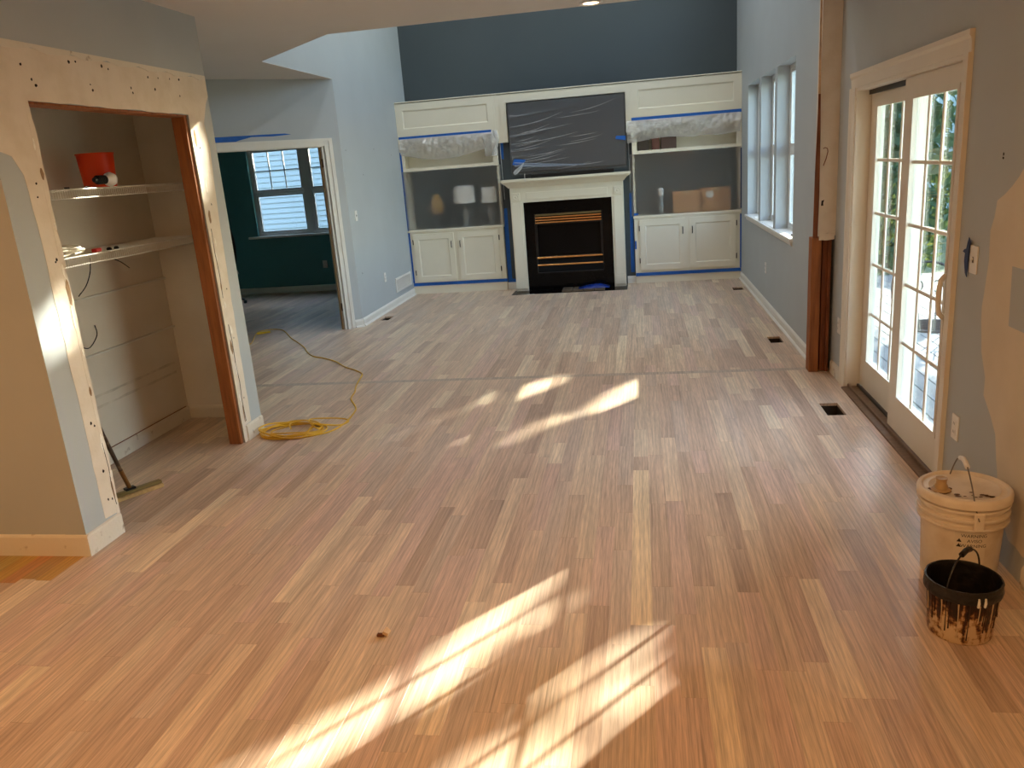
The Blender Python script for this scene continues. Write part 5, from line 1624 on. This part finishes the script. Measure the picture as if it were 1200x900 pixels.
# ------------------------------------------------------------------ outside the patio door
ground = MB().box(1.6, 60, -30, 80, -0.75, -0.65).build('lawn', mat('lawn', (66, 86, 50), 0.9, scale=0.7, rgb2=(54, 72, 42), thr=(0.3, 0.7)))
struct(ground, 'green lawn beyond the deck', 'lawn')
g2 = MB().box(-30, 1.6, 12.2, 80, -1.3, -1.2).build('side_yard', mat('lawn', (104, 128, 70), 0.9))
struct(g2, 'green side yard outside the study window', 'lawn')
ev = MB().box(XD+0.145, 2.55, 1.8, 6.3, 2.62, 2.76).build('deck_shade_eave', mat('eave boards', (150, 152, 150), 0.7))  # unseen overhang, added to cut the skylight on the door
struct(ev, 'roof eave added out of view to shade the deck and patio door', 'trim')
deck = empty('deck', (3.0, 6.0, -0.65), 'grey board deck outside the patio door', 'deck')
M_DECK = mat('weathered deck board', (112, 120, 124), 0.8, var=0.12, scale=5, stretch=(6, 0.6, 1))
for k in range(22):
    x = 1.58+k*0.142
    MB().box(x, x+0.136, 1.6, 11.4, -0.15, -0.12, 0.003).build('deck_board', M_DECK, deck)
for y in (1.8, 4.2, 6.6, 9.0, 11.2):
    MB().box(1.58, 4.70, y, y+0.05, -0.33, -0.1505).build('joist', M_DECK, deck)
    for x in (1.7, 4.6):
        MB().box(x-0.05, x+0.05, y+0.0505, y+0.15, -0.65, -0.1505).build('deck_post', M_DECK, deck)
def patio_chair(cx, cy, rz, label):
    t = empty('patio_chair', (cx, cy, -0.12), label, 'chair', 'scrolled iron chairs on the deck')
    t.rotation_euler = (0, 0, rz)
    M_IRON = mat('dark wrought iron', (58, 60, 62), 0.5, 0.4)
    def tb(nm, pts_, r=0.009, closed=False):
        return MB().tube(pts_, r, 7, closed).build(nm, M_IRON, t, smooth=True, world=False)
    for sx_ in (-1, 1):
        tb('leg', [(sx_*0.20, -0.20, 0.43), (sx_*0.22, -0.23, 0.2), (sx_*0.21, -0.24, 0.010)])
        tb('leg', [(sx_*0.20, 0.20, 0.43), (sx_*0.22, 0.25, 0.2), (sx_*0.21, 0.28, 0.010)])
        arm = catmull([(sx_*0.22, 0.22, 0.62), (sx_*0.26, 0.05, 0.66), (sx_*0.27, -0.12, 0.66), (sx_*0.27, -0.20, 0.60), (sx_*0.25, -0.17, 0.55), (sx_*0.24, -0.18, 0.44)], 5)
        tb('arm', arm)
    tb('seat_ring', [(0.22*math.cos(a), 0.21*math.sin(a), 0.44) for a in [k*6.283/28 for k in range(28)]], 0.011, True)
    for k in range(-4, 5):
        y = k*0.045
        w = math.sqrt(max(0, 0.21**2-y*y))*0.22/0.21
        tb('seat_strap', [(-w, y, 0.44), (w, y, 0.44)], 0.007)
    tb('back_hoop', catmull([(-0.20, 0.20, 0.44), (-0.23, 0.25, 0.65), (-0.22, 0.29, 0.84), (-0.10, 0.31, 0.94), (0.0, 0.315, 0.96), (0.10, 0.31, 0.94), (0.22, 0.29, 0.84), (0.23, 0.25, 0.65), (0.20, 0.20, 0.44)], 6))
    for s_ in (-1, 1):
        for c_ in (0.06, 0.15):
            sp2 = []
            for k in range(22):
                a = k/21*4.2*math.pi/2
                r_ = 0.055*(1-k/30)
                zz = 0.80-0.12*0+r_*math.sin(a)
                sp2.append((s_*(c_+r_*math.cos(a)*0.8), 0.285+0.0*k, zz-0.02))
            tb('back_scroll', sp2, 0.006)
            tb('back_rod', [(s_*c_*0.8, 0.22, 0.45), (s_*c_, 0.26, 0.62), (s_*c_, 0.285, 0.75)], 0.006)
    return t
patio_chair(2.12, 6.15, 2.6, 'scrolled dark iron chair on the deck, seen through the sliding panel')
patio_chair(3.15, 7.75, 1.2, 'second scrolled iron chair farther out on the deck')

# trees that stand between the house and the low sun
M_BARK = mat('grey bark', (92, 78, 64), 0.9, scale=4, rgb2=(66, 54, 44), stretch=(6, 6, 0.7), bump=0.5, bscale=14)
def leaf_mat(name, rgb):
    N = NT(name)
    d_ = N.n('ShaderNodeBsdfDiffuse'); d_.inputs[0].default_value = c4(s2l(rgb))
    t_ = N.n('ShaderNodeBsdfTranslucent'); t_.inputs[0].default_value = c4(s2l((min(255, rgb[0]+40), min(255, rgb[1]+30), rgb[2]-10)))
    m_ = N.n('ShaderNodeMixShader'); m_.inputs[0].default_value = 0.4
    N.l(d_.outputs[0], m_.inputs[1]); N.l(t_.outputs[0], m_.inputs[2]); N.l(m_.outputs[0], N.out.inputs[0])
    return N.m
M_LEAF = leaf_mat('leaf green', (104, 126, 92))
M_LEAF2 = leaf_mat('dark leaf green', (62, 86, 70))
# gaps in the foliage, in (y, z) of the window wall plane the sunbeam then crosses
GAPS = [((8.62, 9.06, 1.40, 2.0), 0.14), ((7.46, 7.99, 0.84, 1.14), 0.03), ((7.5, 7.93, 1.14, 1.5), 0.22), ((3.78, 4.30, 0.93, 1.75), 0.0), ((4.30, 4.62, 0.95, 1.75), 0.17), ((4.96, 5.4, 1.10, 1.75), 0.15), ((3.85, 4.4, 1.62, 1.95), 0.08),
        ((9.96, 10.20, 4.40, 4.86), 0.05), ((9.55, 9.88, 4.38, 4.72), 0.08), ((8.50, 8.84, 3.78, 4.02), 0.12)]
lr = random.Random(17)
SX, SY, SZ = 1.0, 1.3, 0.66
def sample_leaf():
    yw, zw = lr.uniform(3.0, 11.3), lr.uniform(-0.6, 5.9)
    for g, keep in GAPS:
        if g[0]-0.06 < yw < g[1]+0.06 and g[2]-0.05 < zw < g[3]+0.05:
            if lr.random() > keep:
                return None
    t = lr.uniform(4.4, 7.6)
    return Vector((1.4+SX*t, yw+SY*t, zw+SZ*t)), yw
TREES = [(6.9, 10.9, 'leafy tree nearest the deck, screening the patio door from the sun'), (7.3, 13.75, 'leafy tree second from the deck'), (7.5, 16.45, 'leafy tree third from the deck'), (7.7, 19.4, 'leafy tree farthest from the deck')]
CUTS = (12.4, 15.1, 17.8)
LV = [[] for _ in TREES]
for _ in range(15000):
    q = sample_leaf()
    if q is None:
        continue
    P, yw = q
    k = sum(P.y > b for b in CUTS)
    if all(abs(P.y-b) > 0.14 for b in CUTS):
        LV[k].append(P)
for (tx, ty, lab), leaves in zip(TREES, LV):
    t = empty('tree', (tx, ty, -0.65), lab, 'tree', 'leafy trees beyond the deck')
    mb = MB().tube(catmull([(tx, ty, -0.66), (tx+0.05, ty, 1.0), (tx-0.05, ty+0.1, 3.0), (tx, ty, 6.0)], 4), [0.17-0.008*k for k in range(13)], 9)
    mb.build('trunk', M_BARK, t, smooth=True)
    br_ = random.Random(int(ty*10))
    for k in range(9):
        z = 2.4+k*0.42
        a = br_.uniform(0, 6.28)
        L = br_.uniform(0.7, 1.15)
        MB().tube([(tx, ty, z), (tx+0.5*L*math.cos(a), ty+0.5*L*math.sin(a), z+0.25), (tx+L*math.cos(a), ty+L*math.sin(a), z+0.75)], [0.045, 0.03, 0.012], 6).build('branch', M_BARK, t, smooth=True)
    V, Fc = [], []
    for P in leaves:
        nrm = (SUN_DIR+Vector((lr.uniform(-.8, .8), lr.uniform(-.8, .8), lr.uniform(-.8, .8)))).normalized()
        u = nrm.orthogonal().normalized()
        w = nrm.cross(u)
        a = lr.uniform(0, 6.28)
        s_ = lr.uniform(0.08, 0.13)
        e1 = (u*math.cos(a)+w*math.sin(a))*s_
        e2 = (w*math.cos(a)-u*math.sin(a))*s_*0.72
        b = len(V)
        V += [P-e1, P-e1*0.2-e2, P+e1*0.5-e2*0.7, P+e1*1.1, P+e1*0.5+e2*0.7, P-e1*0.2+e2]
        Fc.append(tuple(range(b, b+6)))
    me_ = bpy.data.meshes.new('foliage')
    me_.from_pydata([tuple(v) for v in V], [], Fc)
    me_.materials.append(M_LEAF)
    fo = bpy.data.objects.new('foliage', me_)
    COL.objects.link(fo)
    fo.parent = t
    fo.matrix_parent_inverse = wmat(t).inverted()
    tag(fo, kind='stuff')
# shrubs along the deck edge
for sx_, sy_, h_, lab in ((3.72, 13.0, 3.4, 'dark green shrub straight past the deck end'), (5.4, 11.3, 1.7, 'dark green shrub right of the deck end'), (2.5, 15.6, 2.6, 'tall dark green shrub by the house wall past the deck'), (5.3, 19.6, 3.0, 'large dark shrub at the back of the lawn'), (3.2, 21.5, 3.8, 'tallest dark shrub at the back of the lawn')):
    t = empty('shrub', (sx_, sy_, -0.65), lab, 'shrub', 'dark shrubs beyond the deck')
    MB().tube([(sx_, sy_, -0.66), (sx_, sy_, h_*0.55-0.65)], [0.05, 0.02], 7).build('stem', M_BARK, t)
    V, Fc = [], []
    for _ in range(2000):
        v = Vector((lr.gauss(0, 1), lr.gauss(0, 1), lr.gauss(0, 1))).normalized()*(0.55+0.45*lr.random())
        P = Vector((sx_+v.x*h_*0.32, sy_+v.y*h_*0.32, -0.65+h_*0.53+v.z*h_*0.5))
        u = Vector((lr.uniform(-1, 1), lr.uniform(-1, 1), lr.uniform(-1, 1))).normalized()
        w = u.orthogonal().normalized()
        s_ = lr.uniform(0.08, 0.13)
        b = len(V)
        V += [P-u*s_, P-w*s_*0.5, P+u*s_, P+w*s_*0.5]
        Fc.append((b, b+1, b+2, b+3))
    me_ = bpy.data.meshes.new('foliage')
    me_.from_pydata([tuple(v) for v in V], [], Fc)
    me_.materials.append(M_LEAF2)
    fo = bpy.data.objects.new('foliage', me_)
    COL.objects.link(fo)
    fo.parent = t
    fo.matrix_parent_inverse = wmat(t).inverted()
    tag(fo, kind='stuff')

# added house: its shaded wall fills the door view so it stays dim
fh = empty('added_house', (8.0, 27.0, -0.65), 'pale blue-grey board-and-batten house added beyond the trees to dim the door view', 'house')
M_BATTEN = mat('pale blue siding', (128, 146, 152), 0.7, var=0.04, scale=2)
MB().box(1.8, 14.5, 27.0, 33.0, -0.66, 6.6).build('house_wall', M_BATTEN, fh)
for k in range(43):  # pale battens imitate the vertical streaks of light in the door glass
    x = 1.85+k*0.295
    MB().box(x, x+0.06, 26.965, 26.9995, -0.64, 6.55).build('batten', mat('pale streak batten', (168, 182, 186), 0.6), fh)
MB().prism([(1.4, 26.4, 6.601), (1.4, 33.6, 6.601), (1.4, 30.0, 8.6)], (13.5, 0, 0)).build('roof', mat('grey shingles', (112, 112, 114), 0.9, var=0.15, scale=6), fh)
